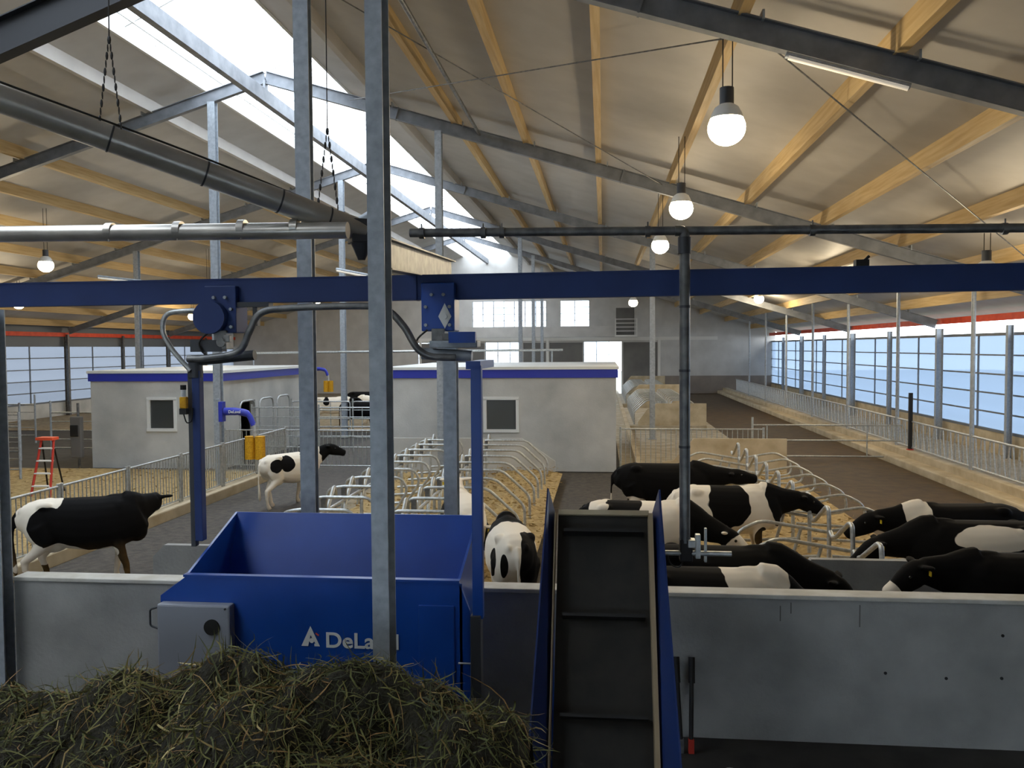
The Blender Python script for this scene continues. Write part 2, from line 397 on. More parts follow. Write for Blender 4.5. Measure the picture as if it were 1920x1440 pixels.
# ---------------------------------------------------------------- steel frames, purlins, ridge beam
ORD = ['nearest', 'second', 'third', 'fourth', 'fifth', 'sixth', 'seventh', 'eighth', 'ninth', 'tenth', 'eleventh', 'twelfth', 'thirteenth', 'fourteenth', 'fifteenth']
for i, y in enumerate(FR):
    t = thing('steel_rafter', (XR, y, ZR-.6), 'grey steel roof frame spanning the barn, %s frame from the feed wagon' % (['behind the viewer', 'nearest', 'second', 'third', 'fourth', 'fifth'][i]), 'roof frame', 'steel roof frames')
    dz = .31+.16
    MB().ibeam((XR, y, ZR-dz), (XE-.3, y, zc(XE-.3)-dz), .32, .16, tw=.012, tf=.018).build('beam', 'rafter', t)
    MB().ibeam((XR, y, ZR-dz), (XW+.3, y, zc(XW+.3)-dz), .32, .16, tw=.012, tf=.018).build('beam', 'rafter', t)
    MB().bx(XR-.03, XR+.03, y-.1, y+.1, ZR-1.0, ZR-.55).build('ridge_hanger', 'rafter', t)
    for q in range(1, 11):
        for sg in (1, -1):
            x = XR+sg*(1.6+1.88*q)
            if i and XW < x < XE: MB().box((x, y, zc(x)-.27), (.03, .2, .12)).build('purlin_cleat', 'galv', t)
    if i:
        for q in (3.6, 9.5):
            MB().box((XR+q, y, zc(XR+q)-dz), (.03, .17, .34), Euler((0, math.atan(SL), 0)).to_matrix()).build('splice_plate', 'rafter', t)
rb = MB().bx(XR-.09, XR+.09, Y0, Y1, 10.16, 10.52).build('ridge_beam', 'rafter', off=(XR, 30, 10.16))
tag(rb, 'long grey beam running under the middle of the bright ridge skylight', 'beam')
xs = [-5.75+1.88*q for q in range(10)]
for q, x in enumerate(xs):
    for sg in (1, -1):
        xx = x if sg > 0 else 2*XR-x
        if not XW+.3 < xx < XE-.2: continue
        z = zc(xx)
        o = MB().bx(xx-.07, xx+.07, Y0, Y1, z-.31, z+.02).build('roof_purlin', 'timber' if q else 'panel', off=(xx, 30, z-.3))
        tag(o, 'yellow timber purlin, %s row to the %s of the skylight' % (['first', 'second', 'third', 'fourth', 'fifth', 'sixth', 'seventh', 'eighth', 'ninth', 'tenth'][q], 'right' if sg > 0 else 'left') if q else 'pale purlin edging the %s side of the skylight' % ('right' if sg > 0 else 'left'), 'purlin', 'timber roof purlins')
# bracing in the right roof slope between the nearest two frames seen
def rod(a, b, r, name, label, cat, m='galv_dark', group=None):
    a, b = Vector(a), Vector(b); o = MB().cyl(a, b, r, n=8).build(name, m, off=(a+b)/2); return tag(o, label, cat, group)
zr_ = lambda x: zc(x)-.42
rod((-3.2, 11.3, zr_(-3.2)), (-3.2, 22.3, zr_(-3.2)), .045, 'roof_strut', 'grey round strut between two roof frames just right of the skylight', 'strut')
rod((-6.6, 11.4, zr_(-6.6)-.02), (1.5, 22.2, zr_(1.5)-.02), .012, 'brace_rod', 'thin diagonal tie rod dropping away to the right under the roof', 'tie rod')
rod((-6.6, 22.2, zr_(-6.6)-.06), (1.8, 11.4, zr_(1.8)-.06), .012, 'brace_rod', 'thin diagonal tie rod rising to the right towards the nearest roof frame', 'tie rod')
rod((2.0, 11.4, zr_(2)-.03), (11.5, 22.2, zr_(11.5)-.03), .012, 'brace_rod', 'thin diagonal tie rod behind the brightest lamp at the upper right', 'tie rod')

# inner columns
def column(x, y, top, w, d, label, m='galv', base=0, axis='y', name='steel_column', group=None, plate=True):
    t = thing(name, (x, y, base), label, 'column', group)
    MB().ibeam((x, y, base+(.02 if plate else 0)), (x, y, top), d, w, side=(0, 1, 0) if axis == 'y' else (1, 0, 0), tw=.01, tf=.012).build('shaft', m, t)
    if plate:
        MB().bx(x-w*.8, x+w*.8, y-d*.8, y+d*.8, base, base+.02).build('base_plate', m, t)
    return t
zr2 = lambda x: zc(x)-.62
column(-10.5, 22.4, zr2(-10.5), .2, .2, 'pale galvanised column left of the skylight, standing on the left fence kerb', base=.0)
column(-4.3, 22.4, zr2(-4.3), .18, .2, 'galvanised column rising just right of the grey post at the back of the cubicles', base=0)
column(-10.4, 33.5, zr2(-10.4), .2, .2, 'distant galvanised column in the gap between the two milking rooms')
column(1.9, 33.5, zr2(1.9), .2, .2, 'galvanised column standing in front of the far cubicles on the right')
column(-19.1, 33.5, zr2(-19.1), .2, .2, 'galvanised column rising behind the left milking room')
column(-4.3, 44.6, zr2(-4.3), .2, .2, 'nearest of three slim columns rising behind the right milking room')
column(-4.3, 53.0, zr2(-4.3), .2, .2, 'middle one of three slim columns behind the right milking room')
column(-4.3, 60.5, zr2(-4.3), .2, .2, 'farthest of three slim columns behind the right milking room')
# poles along the right feed fence
for i in range(8):
    y = 22.7+5.53*(i-1)
    o = MB().cyl((9.3, y, .3), (9.3, y, zc(9.3)-.3), .055, n=10).build('feed_fence_pole', 'galv', off=(9.3, y, .3))
    tag(o, 'slim galvanised pole rising from the right feed fence to the roof, %s along the fence' % ORD[i], 'pole', 'poles along the right feed fence')
# wall columns right / left
for nm, X, sg in (('right', XE, 1), ('left', XW, -1)):
    y = 11.2-5.55; i = 0
    while y < Y1-1:
        x = X-sg*.22
        o = MB().ibeam((x, y, 0), (x, y, zc(x)-.62), .24 if i % 2 else .17, .16, side=(1, 0, 0)).build('wall_column', 'galv' if sg > 0 else 'galv_dark', off=(x, y, 0))
        if y > 9: tag(o, 'steel wall column between the curtains on the %s wall, %s from the near end' % (nm, ORD[i-1] if i else 'nearest'), 'column', 'columns along the %s wall' % nm)
        else: tag(o, 'steel wall column at the near end of the %s wall' % nm, 'column')
        y += 5.55; i += 1

# ---------------------------------------------------------------- milking rooms
def room(x0, x1, y0, y1, h, label, win, right_open=False):
    t = thing('milking_room', ((x0+x1)/2, (y0+y1)/2, 0), label, 'room')
    w = MB()
    wx0, wx1, wz0, wz1 = win
    w.bx(x0, wx0, y0, y0+.2, 0, h-.3).bx(wx1, x1, y0, y0+.2, 0, h-.3).bx(wx0, wx1, y0, y0+.2, 0, wz0).bx(wx0, wx1, y0, y0+.2, wz1, h-.3)
    w.bx(x0, x0+.2, y0+.2, y1, 0, h-.3).bx(x0, x1, y1, y1+.2, 0, h-.3)
    if right_open:
        w.bx(x1-.2, x1, y0+.2, y0+1.2, 0, h-.3).bx(x1-.2, x1, y0+2.4, y1, 0, h-.3).bx(x1-.2, x1, y0+1.2, y0+2.4, 1.95, h-.3)
    else: w.bx(x1-.2, x1, y0+.2, y1, 0, h-.3)
    w.build('wall', 'concwall', t)
    MB().bx(x0-.05, x1+.05, y0-.05, y1+.2, h-.3, h-.06).build('fascia', 'fascia', t)
    MB().bx(x0-.08, x1+.08, y0-.08, y1+.2, h-.06, h+.02).build('roof_edge', 'white', t)
    MB().bx(x0+.2, x1-.2, y0+.2, y1-.1, h-.1, h+.0).build('roof', 'conc', t)
    f = MB(); e = .07
    f.bx(wx0-e, wx1+e, y0-.03, y0+.03, wz1-.02, wz1+e).bx(wx0-e, wx1+e, y0-.05, y0+.03, wz0-e, wz0+.02).bx(wx0-e, wx0+.02, y0-.03, y0+.03, wz0, wz1).bx(wx1-.02, wx1+e, y0-.03, y0+.03, wz0, wz1)
    fr = f.build('window_frame', 'white', t)
    MB().bx(wx0, wx1, y0+.03, y0+.05, wz0, wz1).sub('pane', 'pane', fr, t.location)
    return t
room(-15.55, -11.35, 24.5, 31.8, 2.95, 'left concrete milking room with blue fascia and small white framed window', (-13.68, -12.88, 1.2, 2.1), True)
room(-6.4, .37, 24.6, 32.0, 3.02, 'wide concrete milking room with blue fascia behind the central cubicles', (-3.4, -2.5, 1.2, 2.1))
# dark pipe stack at the left room's corner
t = thing('corner_cabinet', (-15.85, 24.2, 0), 'narrow dark box on a post at the left corner of the left milking room', 'cabinet')
MB().cyl((-15.85, 24.3, 0), (-15.85, 24.3, 2.0), .04).build('post', 'galv_dark', t)
MB().bx(-16.0, -15.65, 24.1, 24.26, .35, 1.6).build('box', 'darkpanel', t, bevel=.03)
MB().bx(-15.98, -15.72, 24.06, 24.1, 1.0, 1.35).build('cover', 'black', t, bevel=.02)

# ---------------------------------------------------------------- low walls and kerbs
fw_ = MB().bx(-5.85, 14, 7.85, 8.03, -.02, 1.31).build('wall_front', 'conc', off=(0, 7.9, 0)); struct(fw_)
for px, py in ((1660, 1262), (1774, 1272), (1880, 1192), (1878, 1272)):
    p = at(px, py, Y=7.85); MB().cyl((p.x, 7.845, p.z), (p.x, 7.852, p.z), .014, n=10).build('tie_hole', 'black', fw_)
for px, py, L in ((1612, 1155, .2), (1463, 1150, .14), (1483, 1140, .1)):
    p = at(px, py, Y=7.85); MB().bx(p.x-.005, p.x+.005, 7.846, 7.851, p.z-L/2, p.z+L/2).build('stain_line', 'darkpanel', fw_)
struct(MB().bx(-5.85, 14, 7.83, 8.05, 1.31, 1.35).build('trim_8', 'conccap', off=(0, 7.9, 1.3), bevel=.008))
struct(MB().bx(-9.45, -9.1, 8, 24.4, -.02, .24).build('trim_9', 'kerb', off=(-9.3, 16, 0), bevel=.03))
struct(MB().bx(8.7, 9.55, 8, Y1, -.02, .22).build('trim_10', 'kerb', off=(9.1, 30, 0), bevel=.04))
struct(MB().bx(9.1, 9.5, 8, Y1, .2, .42).build('trim_11', 'kerb', off=(9.3, 30, 0), bevel=.02))
struct(MB().bx(.95, 1.12, 24.6, Y1, 0, .25).build('trim_12', 'kerb', off=(1, 40, 0)))
struct(MB().bx(1.12, 4.4, 37, 48, 0, .2).bx(1.12, 4.4, 51, 62, 0, .2).build('floor_far_cubicles', 'feedtable', off=(2.7, 48, 0)))

def steel_col(x, y, top, w, d, label, **k): return column(x, y, top, w, d, label, base=0, **k)
steel_col(-1.52, 5.75, 8.9, .115, .2, 'tall grey steel column in front of the blue wagon, foot buried in the silage')
steel_col(-2.93, 8.25, 9.3, .15, .11, 'tall grey steel column just behind the wagon at its left half')
steel_col(-5.92, 7.72, 4.0, .2, .16, 'grey steel column at the far left edge carrying the blue rail')
steel_col(-1.62, 9.0, 4.35, .14, .16, 'short grey steel post behind the wagon carrying the end of the overhead beam')
o = MB().ibeam((-1.52, 5.87, 4.26), (-1.62, 9.08, 4.42), .22, .11).build('overhead_beam', 'galv_dark', off=(-1.55, 7.4, 4.3))
tag(o, 'short steel beam running back from the tall front column above the blue rail', 'beam')

a_, b_ = at(-330, 222, Y=8.25), at(545, -168, Y=8.25)
o = MB().ibeam(tuple(a_), tuple(b_), .36, .16).build('brace_beam', 'darksteel', off=(a_+b_)/2); tag(o, 'dark sloping steel beam crossing the upper left corner', 'beam')
steel_col(a_.x-.1, 8.25, a_.z+.2, .16, .16, 'steel column outside the left edge carrying the dark sloping beam')
# ---------------------------------------------------------------- fences
def bar_fence(x0, y0, x1, y1, zb, zt, step, label, group, name='bar_fence', r=.022, br=.011, mid=None, m='tube'):
    t = thing(name, ((x0+x1)/2, (y0+y1)/2, zb), label, 'fence', group)
    a, b = Vector((x0, y0, 0)), Vector((x1, y1, 0)); L = (b-a).length
    z = lambda p, h: (p.x, p.y, h)
    MB().cyl(z(a, zt), z(b, zt), r, n=8).build('top_rail', m, t)
    MB().cyl(z(a, zb+.06), z(b, zb+.06), r*.8, n=8).build('bottom_rail', m, t)
    if mid:
        for h in mid: MB().cyl(z(a, h), z(b, h), r*.7, n=8).build('middle_rail', m, t)
    n = max(2, int(L/step)); mb = MB()
    if step < 5:
        for q in range(1, n): p = a.lerp(b, q/n); mb.cyl(z(p, zb+.06), z(p, zt), br, n=5, caps=False)
        mb.build('bars', m, t)
    for p in (a, b): MB().cyl(z(p, max(0, zb-.2)), z(p, zt+.05), r*1.5, n=10).build('post', m, t)
    return t
for i in range(6):
    y = 11.6+i*2.1
    bar_fence(-9.28, y, -9.28, y+2.02, .24, 1.27, .115, 'vertical bar fence panel on the left kerb, %s of six from the near end' % ORD[i].replace('nearest', 'first'), 'bar fence panels on the left kerb')
# gate group between the rooms
bar_fence(-11.2, 24.3, -6.5, 24.3, .1, 1.2, .13, 'low vertical bar fence closing the gap between the two milking rooms', None)
for i, (x0, y) in enumerate(((-11.1, 26.0), (-8.9, 26.0), (-10.9, 29.0), (-8.7, 29.0))):
    t = thing('tube_gate', (x0+1.05, y, 0), 'white tube gate with three rails, %s, %s row behind the bar fence' % ('left one' if i % 2 == 0 else 'right one', 'first' if i < 2 else 'second'), 'gate', 'tube gates between the milking rooms')
    MB().tube(round_corners([(x0, y, .5), (x0, y, 1.75), (x0+2.1, y, 1.75), (x0+2.1, y, .5), (x0, y, .5)], .1), .022).build('frame', 'tube', t)
    g = MB()
    for z in (.85, 1.15, 1.45): g.cyl((x0, y, z), (x0+2.1, y, z), .016, n=6)
    for q in (.7, 1.4): g.cyl((x0+q, y, .5), (x0+q, y, 1.75), .016, n=6)
    g.build('rails', 'tube', t)
    MB().cyl((x0, y, 0), (x0, y, 1.85), .03).build('post', 'tube', t)
# looped exit barriers beside the left room's white side wall
for i, y in enumerate((24.9, 26.4, 27.9)):
    o = MB().tube(round_corners([(-11.0, y, 0), (-11.0, y, 2.0), (-11.0, y+1.15, 2.0), (-11.0, y+1.15, 0)], .3, 6), .03).build('hoop_barrier', 'tube', off=(-11, y+.5, 0))
    tag(o, 'tall rounded steel hoop by the left milking room side wall, %s from the viewer' % ORD[i], 'barrier', 'hoops by the left milking room')
# fence right of the wide room
bar_fence(.5, 24.9, 4.55, 24.9, .05, 1.22, .14, 'vertical bar fence running right from the corner of the wide milking room', None)
t = thing('swing_gate', (7, 27.6, 0), 'wide three rail tube gate crossing the brown alley at the right', 'gate')
for z in (1.1, .62, .12): MB().cyl((4.7, 27.6, z), (9.25, 27.6, z), .024, n=8).build('rail', 'tube', t)
for x in (4.7, 5.15, 8.2): MB().cyl((x, 27.6, 0.0 if x < 5 else .12), (x, 27.6, 1.35 if x < 5 else 1.1), .035 if x < 5 else .022, n=8).build('upright', 'tube', t)
t = thing('gate_post', (9.25, 26.9, .2), 'dark gate post with red foot standing at the right feed fence', 'post')
MB().bx(9.2, 9.3, 26.85, 26.95, .42, 2.15).build('shaft', 'black', t); MB().bx(9.17, 9.33, 26.82, 26.98, .2, .45).build('foot', 'rubberred', t)
# right feed fence with locking yokes
def feed_fence(y0, y1, i):
    t = thing('feed_fence', (9.3, (y0+y1)/2, .42), 'galvanised feed fence section with upright yokes on the right kerb, %s from the viewer' % ORD[i], 'fence', 'right feed fence sections')
    MB().cyl((9.3, y0, 1.28), (9.3, y1, 1.28), .03, n=8).build('top_rail', 'tube', t)
    MB().cyl((9.3, y0, .5), (9.3, y1, .5), .028, n=8).build('bottom_rail', 'tube', t)
    n = 11
    for q in range(n):
        y = y0+(q+.1)*(y1-y0)/n
        b = MB().tube([(9.3, y, .5), (9.3, y+.06, .95), (9.3, y, 1.28)], .02, 6).tube([(9.3, y+.2, .5), (9.3, y+.29, .9), (9.3, y+.34, 1.28)], .02, 6)
        b.bx(9.285, 9.315, y-.02, y+.08, .55, .98)
        b.build('yoke', 'tube', t)
    MB().cyl((9.3, y0, .3), (9.3, y0, 1.33), .032).build('post', 'tube', t)
for i in range(9): feed_fence(11.6+i*5.53-.0, 11.6+(i+1)*5.53-.08, i)
# left area gates
for i, (x0, y, w) in enumerate(((-19.5, 22.0, 3.4), (-23, 26, 4), (-18.6, 27, 2.4), (-27, 31, 5))):
    t = thing('yard_gate', (x0+w/2, y, 0), 'grey tube yard gate near the left curtains, %s from the viewer' % ORD[i], 'gate', 'yard gates in the left area')
    MB().tube(round_corners([(x0, y, .3), (x0, y, 1.5), (x0+w, y, 1.5), (x0+w, y, .3), (x0, y, .3)], .08), .025).build('frame', 'tube', t)
    g = MB()
    for z in (.6, .9, 1.2): g.cyl((x0, y, z), (x0+w, y, z), .016, n=6)
    g.build('rails', 'tube', t)
    for x in (x0, x0+w): MB().cyl((x, y, 0), (x, y, 1.9), .035).build('post', 'galv', t)
# step ladder
lx, ly = -13.6, 19.6
t = thing('step_ladder', (lx, ly, 0), 'step ladder with orange top and pale steps standing beyond the left fence', 'ladder')
for s in (-1, 1):
    MB().cyl((lx+s*.25, ly-.35, 0), (lx+s*.16, ly, 1.42), .03, n=6).build('rail', 'rubberred', t)
    MB().cyl((lx-.25+s*.22, ly+.65, 0), (lx-.05+s*.14, ly+.05, 1.4), .022, n=6).build('rear_leg', 'black', t)
for q in range(4):
    z = .3+q*.3; f = z/1.42
    MB().bx(lx-.25+f*.09, lx+.25-f*.09, ly-.4+f*.35, ly-.28+f*.35, z-.015, z+.015).build('step', 'white', t)
MB().bx(lx-.24, lx+.2, ly-.12, ly+.14, 1.4, 1.47).build('top_cap', 'orange', t)

# ---------------------------------------------------------------- cubicles
# end panels
def end_panel(poly, y, label, m='kerb'):
    t = MB().prism(poly, 'y', y-.05, y+.05).build('cubicle_end_wall', m, off=(poly[0][0], y, 0)); return tag(t, label, 'end wall')
end_panel([(-6.2,0),(-1.3,0),(-1.3,.5),(-2.2,1.12),(-6.2,1.12)], 23.1, 'pale end wall with cut corner behind the central cubicles', 'concwall')
end_panel([(1.6,0),(4.9,0),(4.9,1.1),(2.45,1.1),(1.9,.5),(1.6,.45)], 23.5, 'cream end wall behind the right cubicles')
end_panel([(1.9,0),(4.8,0),(4.8,1.1),(2.42,1.1),(2.15,.8),(1.9,.6)], 10.25, 'cream topped low end wall close behind the front wall at the right', 'conc')
end_panel([(-5.75,0),(-1.8,0),(-1.8,1.1),(-5.6,1.1),(-5.75,.95)], 10.35, 'low pale end wall behind the left end of the wagon', 'conc')
# beds
struct(MB().bx(-5.7, -1.35, 10.4, 23.05, -.02, .18).build('floor_central_cubicles', 'matting', off=(-3.5, 16, 0)))
struct(MB().bx(1.6, 4.9, 10.3, 23.45, -.02, .18).build('floor_right_cubicles', 'straw', off=(3.3, 16, 0)))
def straw_bed(name, x0, x1, y0, y1, z, label, hgt, seed):
    r = np.random.default_rng(seed); nx, ny = 40, 90
    gx = np.linspace(x0, x1, nx); gy = np.linspace(y0, y1, ny); H = r.random((nx, ny))
    for _ in range(4): H = (H+np.roll(H, 1, 0)+np.roll(H, -1, 0)+np.roll(H, 1, 1)+np.roll(H, -1, 1))/5
    H = (H-H.min())/(H.max()-H.min())
    mb = MB(); vs_ = [(gx[i], gy[j], z+hgt*H[i, j]*min(1, 3*min(i, nx-1-i)/nx+.1)) for i in range(nx) for j in range(ny)]
    mb.add(vs_, [(i*ny+j, (i+1)*ny+j, (i+1)*ny+j+1, i*ny+j+1) for i in range(nx-1) for j in range(ny-1)], True)
    # loose stalks
    for _ in range(900):
        x = r.uniform(x0, x1); y = r.uniform(y0, y1); a = r.uniform(0, 6.28); L = r.uniform(.05, .18); zz = z+hgt*.7+r.uniform(0, .05)
        dx, dy = math.cos(a)*L, math.sin(a)*L
        mb.add([(x, y, zz), (x+dx, y+dy, zz+r.uniform(-.02, .05)), (x+dx*.98+.006, y+dy*.98+.006, zz), (x+.006, y+.006, zz)], [(0, 1, 2, 3)])
    o = mb.build(name, 'straw', off=(x0, y0, z)); tag(o, label, 'straw', kind='stuff'); return o
straw_bed('straw_bedding', -2.9, -1.1, 10.6, 23, .17, 'deep golden straw in the right row of the central cubicles', .22, 1)
straw_bed('straw_bedding', -5.6, -3.0, 10.6, 23, .17, 'thin straw in the left row of the central cubicles', .09, 2)
straw_bed('straw_bedding', 1.7, 4.8, 10.5, 23.3, .17, 'golden straw under the cows in the right cubicles', .16, 3)
straw_bed('straw_bedding', -24, -10, 14, 24, .0, 'strewn straw on the floor beyond the left fence', .08, 4)
# central cubicle dividers
Ys = [12.4+1.08*q for q in range(10)]
def divider(x0, x1, y, zt, label, group, rake=0.0, style=0):
    t = thing('cubicle_divider', ((x0+x1)/2, y, .18), label, 'divider', group)
    if style == 0:    # head end at x0, rounded free end at x1
        s = 1 if x1 > x0 else -1
        pts = [(x0+s*.0, y+rake, .45), (x0+s*.12, y+rake, zt-.05), (x0+s*.35, y, zt), (x1-s*.12, y, zt), (x1, y-.0, zt-.25), (x1-s*.28, y, .5), (x0+s*.3, y, .45)]
        MB().tube(round_corners(pts, .16, 5), .028, 8).build('loop', 'tube', t)
    else:             # long loop whose free end slants down to a foot
        s = 1 if x1 > x0 else -1
        pts = [(x0, y, .5), (x0, y, zt), (x1-s*.55, y, zt), (x1, y, zt-.5), (x1, y, .2)]
        MB().tube(round_corners(pts, .14, 5), .028, 8).build('loop', 'tube', t)
    return t
proto = {}
def place_div(key, x0, x1, y, zt, label, group, **k):
    if key not in proto: proto[key] = divider(x0, x1, y, zt, label, group, **k); proto[key]['y'] = y; del proto[key]['y']; return proto[key]
    c = copy_tree(proto[key]); c.location.y = y; return c
for y in Ys:
    t = place_div('A', -4.95, -3.65, y, 1.17, 'galvanised loop divider in the left row of the central cubicles', 'left row dividers of the central cubicles')
    t = place_div('B', -3.15, -1.45, y, 1.17, 'galvanised loop divider with slanted tail in the right row of the central cubicles', 'right row dividers of the central cubicles', style=1)
def brace_line(x, dx, ys, label, group):
    for k, y in enumerate(ys):
        t = thing('slanted_brace', (x, y, .18), label, 'brace', group)
        MB().tube(round_corners([(x, y, .18), (x, y, .8), (x+dx, y+.55, 1.28), (x+dx, y+.62, 1.1)], .1, 4), .035, 8).build('arm', 'tube', t)
        MB().bx(x-.04, x+.04, y-.04, y+.04, .95, 1.15).build('clamp', 'galv_dark', t)
brace_line(-4.55, 0, Ys, 'short slanted brace tube with clamp in the left line of the central cubicles', 'left line of slanted braces')
brace_line(-3.05, 0, Ys, 'short slanted brace tube with clamp in the right line of the central cubicles', 'right line of slanted braces')
for x, nm in ((-4.55, 'left'), (-3.05, 'right')):
    o = MB().cyl((x, 12, .93), (x, 23.0, .93), .028, n=8).build('neck_rail', 'tube', off=(x, 17, .93)); tag(o, 'long neck rail along the %s line of braces in the central cubicles' % nm, 'rail')
    for q, y in enumerate((12.0, 17.5, 23.0)):
        pass
# right cubicles: zigzag top tube, one piece per cubicle
Zs = [10.46+1.2*q for q in range(10)]
for q, y in enumerate(Zs):
    t = thing('zigzag_divider', (3.3, y, .18), 'galvanised divider with raised zigzag hook in the right cubicles, %s from the viewer' % ORD[q], 'divider', 'zigzag dividers of the right cubicles')
    pts = [(3.3, y, .18), (3.3, y, .9), (3.3, y+.04, 1.2), (3.3, y+.18, 1.2), (3.3, y+.85, .86), (3.3, y+1.02, .82), (3.3, y+1.14, .88)]
    MB().tube(round_corners(pts, .12, 5), .032, 8).build('hook', 'tube', t)
    MB().tube(round_corners([(3.3, y+.2, .82), (2.35, y+.2, .98), (2.0, y+.2, .8), (1.95, y+.2, .45), (2.3, y+.2, .4), (3.2, y+.2, .45)], .14, 5), .027, 8).build('loop', 'tube', t)
    MB().tube(round_corners([(3.3, y+.2, .82), (4.2, y+.2, .98), (4.55, y+.2, .8), (4.6, y+.2, .45), (4.3, y+.2, .4), (3.4, y+.2, .45)], .14, 5), .027, 8).build('loop', 'tube', t)
    MB().cyl((2.75, y+.2, .18), (2.95, y+.2, .9), .025, n=6).build('strut', 'tube', t)
# far cubicle blocks
for bi, (ya, yb) in enumerate(((37.2, 47.6), (51.2, 61.6))):
    nm = 'nearer' if bi == 0 else 'farther'
    end_panel([(1.5,0),(4.4,0),(4.4,1.15),(2.3,1.15),(1.9,.9),(1.5,.35)], ya, 'cream near end wall of the %s far cubicle block' % nm)
    end_panel([(1.5,0),(4.4,0),(4.4,1.5),(2.0,1.5),(1.5,.9)], yb+.3, 'cream far end wall of the %s far cubicle block' % nm)
    n = 11
    for side, x0, x1 in (('left', 2.75, 1.35), ('right', 2.95, 4.3)):
        for q in range(n):
            y = ya+.5+q*(yb-ya-.6)/(n-1)
            place_div('F%d%s' % (bi, side), x0, x1, y, 1.25, 'white looking loop divider in the %s row of the %s far cubicle block' % (side, nm), 'dividers of the %s far cubicle block, %s row' % (nm, side), style=1)

# ---------------------------------------------------------------- overhead rail and pipes
ZRAIL = 4.11
t = thing('feed_rail', (-1, 7.1, ZRAIL), 'long dark blue overhead rail crossing the whole view', 'rail')
MB().ibeam((-8.5, 7.1, ZRAIL-.03), (6.5, 7.1, ZRAIL+.03), .21, .11, tw=.1).build('beam', 'bluebeam', t)
MB().bx(2.0, 2.1, 7.06, 7.14, ZRAIL+.12, ZRAIL+.17).cyl((2.07, 7.1, ZRAIL+.16), (2.11, 7.1, ZRAIL+.2), .012).build('rail_switch', 'black', t)
for x in (-1.56,): MB().bx(x-.01, x+.01, 7.03, 7.17, ZRAIL-.11, ZRAIL+.11).build('joint_plate', 'bluebeam', t)
MB().bx(-5.97, -5.86, 7.05, 7.75, ZRAIL-.18, ZRAIL-.11).build('rail_bracket', 'galv', t)
# cross pipe
o = MB().cyl((-6.2, 6.8, 4.60), (-2.06, 6.8, 4.56), .068, n=20)
for x in (-5.6, -4.1, -3.5, -2.95, -2.5): o.cyl((x-.03, 6.8, 4.59), (x+.03, 6.8, 4.59), .074, n=20).cyl((x, 6.77, 4.54), (x, 6.77, 4.505), .01)
o = o.build('auger_pipe', 'spiral', off=(-4, 6.8, 4.58)); tag(o, 'thick bright steel pipe running left from the motor box to the left edge', 'pipe')
o = MB().cyl((-1.55, 6.82, 4.53), (5.5, 6.8, 4.44), .035, n=12)
for x in (-1.45, -.95, -.8, .35, 1.6, 3): o.cyl((x-.02, 6.81, 4.525-(x+1.55)*.0128), (x+.02, 6.81, 4.525-(x+1.55)*.0128), .045, n=12).cyl((x, 6.8, 4.56-(x+1.55)*.0128), (x, 6.8, 4.6-(x+1.55)*.0128), .006)
o = o.build('cross_pipe', 'galv_dark', off=(2, 6.8, 4.5)); tag(o, 'slim dark pipe running right from the motor box above the blue rail', 'pipe')
# big spiral duct
p0, p1 = Vector((-5.6, 4.55, 5.86)), Vector((-2.02, 7.12, 4.59))
t = thing('feed_duct', tuple(p1), 'large round bright duct slanting up from the motor box to the upper left', 'duct')
MB().cyl(p0, p1, .098, n=28).build('tube', 'spiral', t)
d = (p1-p0).normalized(); L = (p1-p0).length
for q in (.36, .56, .71, .84, .93):
    c = p0.lerp(p1, q); MB().cyl(c-d*.007, c+d*.007, .102, n=28).build('coupling_ring', 'darksteel', t)
MB().box(p1+Vector((-.02, 0, .0)), (.2, .2, .2), Euler((0, 0, .5)).to_matrix()).cyl(p1+Vector((-.02, 0, -.08)), p1+Vector((-.02, 0, -.24)), .1, .03).build('motor_box', 'darksteel', t, bevel=.01)
MB().cyl(p1+Vector((-.02, 0, .08)), p1+Vector((.1, -.03, .14)), .05).build('motor', 'galv', t)
MB().box(p1+Vector((-.22, 0, .15)), (.16, .12, .03)).build('lid', 'darksteel', t)
cbl = MB().tube(smooth_path([p0+Vector((0, 0, .115)), p0.lerp(p1, .4)+Vector((0, 0, .115)), p0.lerp(p1, .7)+Vector((0, 0, .12)), p1+Vector((-.1, 0, .12))], 5), .008, 6); cbl.build('cable', 'black', t)
# chains carrying the duct
for q, xo in ((.56, .0), (.93, .0)):
    c = p0.lerp(p1, q); top = Vector((c.x-.05, c.y+.2, zc(c.x)-.35))
    t = thing('support_chain', tuple(c), 'thin chain holding the bright duct, %s of the two' % ('left' if q < .6 else 'right'), 'chain', 'duct chains')
    ch = MB()
    for sgn in (-1, 1):
        a = c+Vector((sgn*.09, 0, .06)); b_ = c+Vector((0, .02, .75))
        n = 12
        for k in range(n):
            m_ = a.lerp(b_, (k+.5)/n); ch.sphere(m_, (.012 if k % 2 else .006, .008, .032), 6, 4)
    ch.build('links', 'black', t)
    MB().cyl(c+Vector((0, .02, .75)), top, .005, n=6).build('hook_wire', 'black', t)
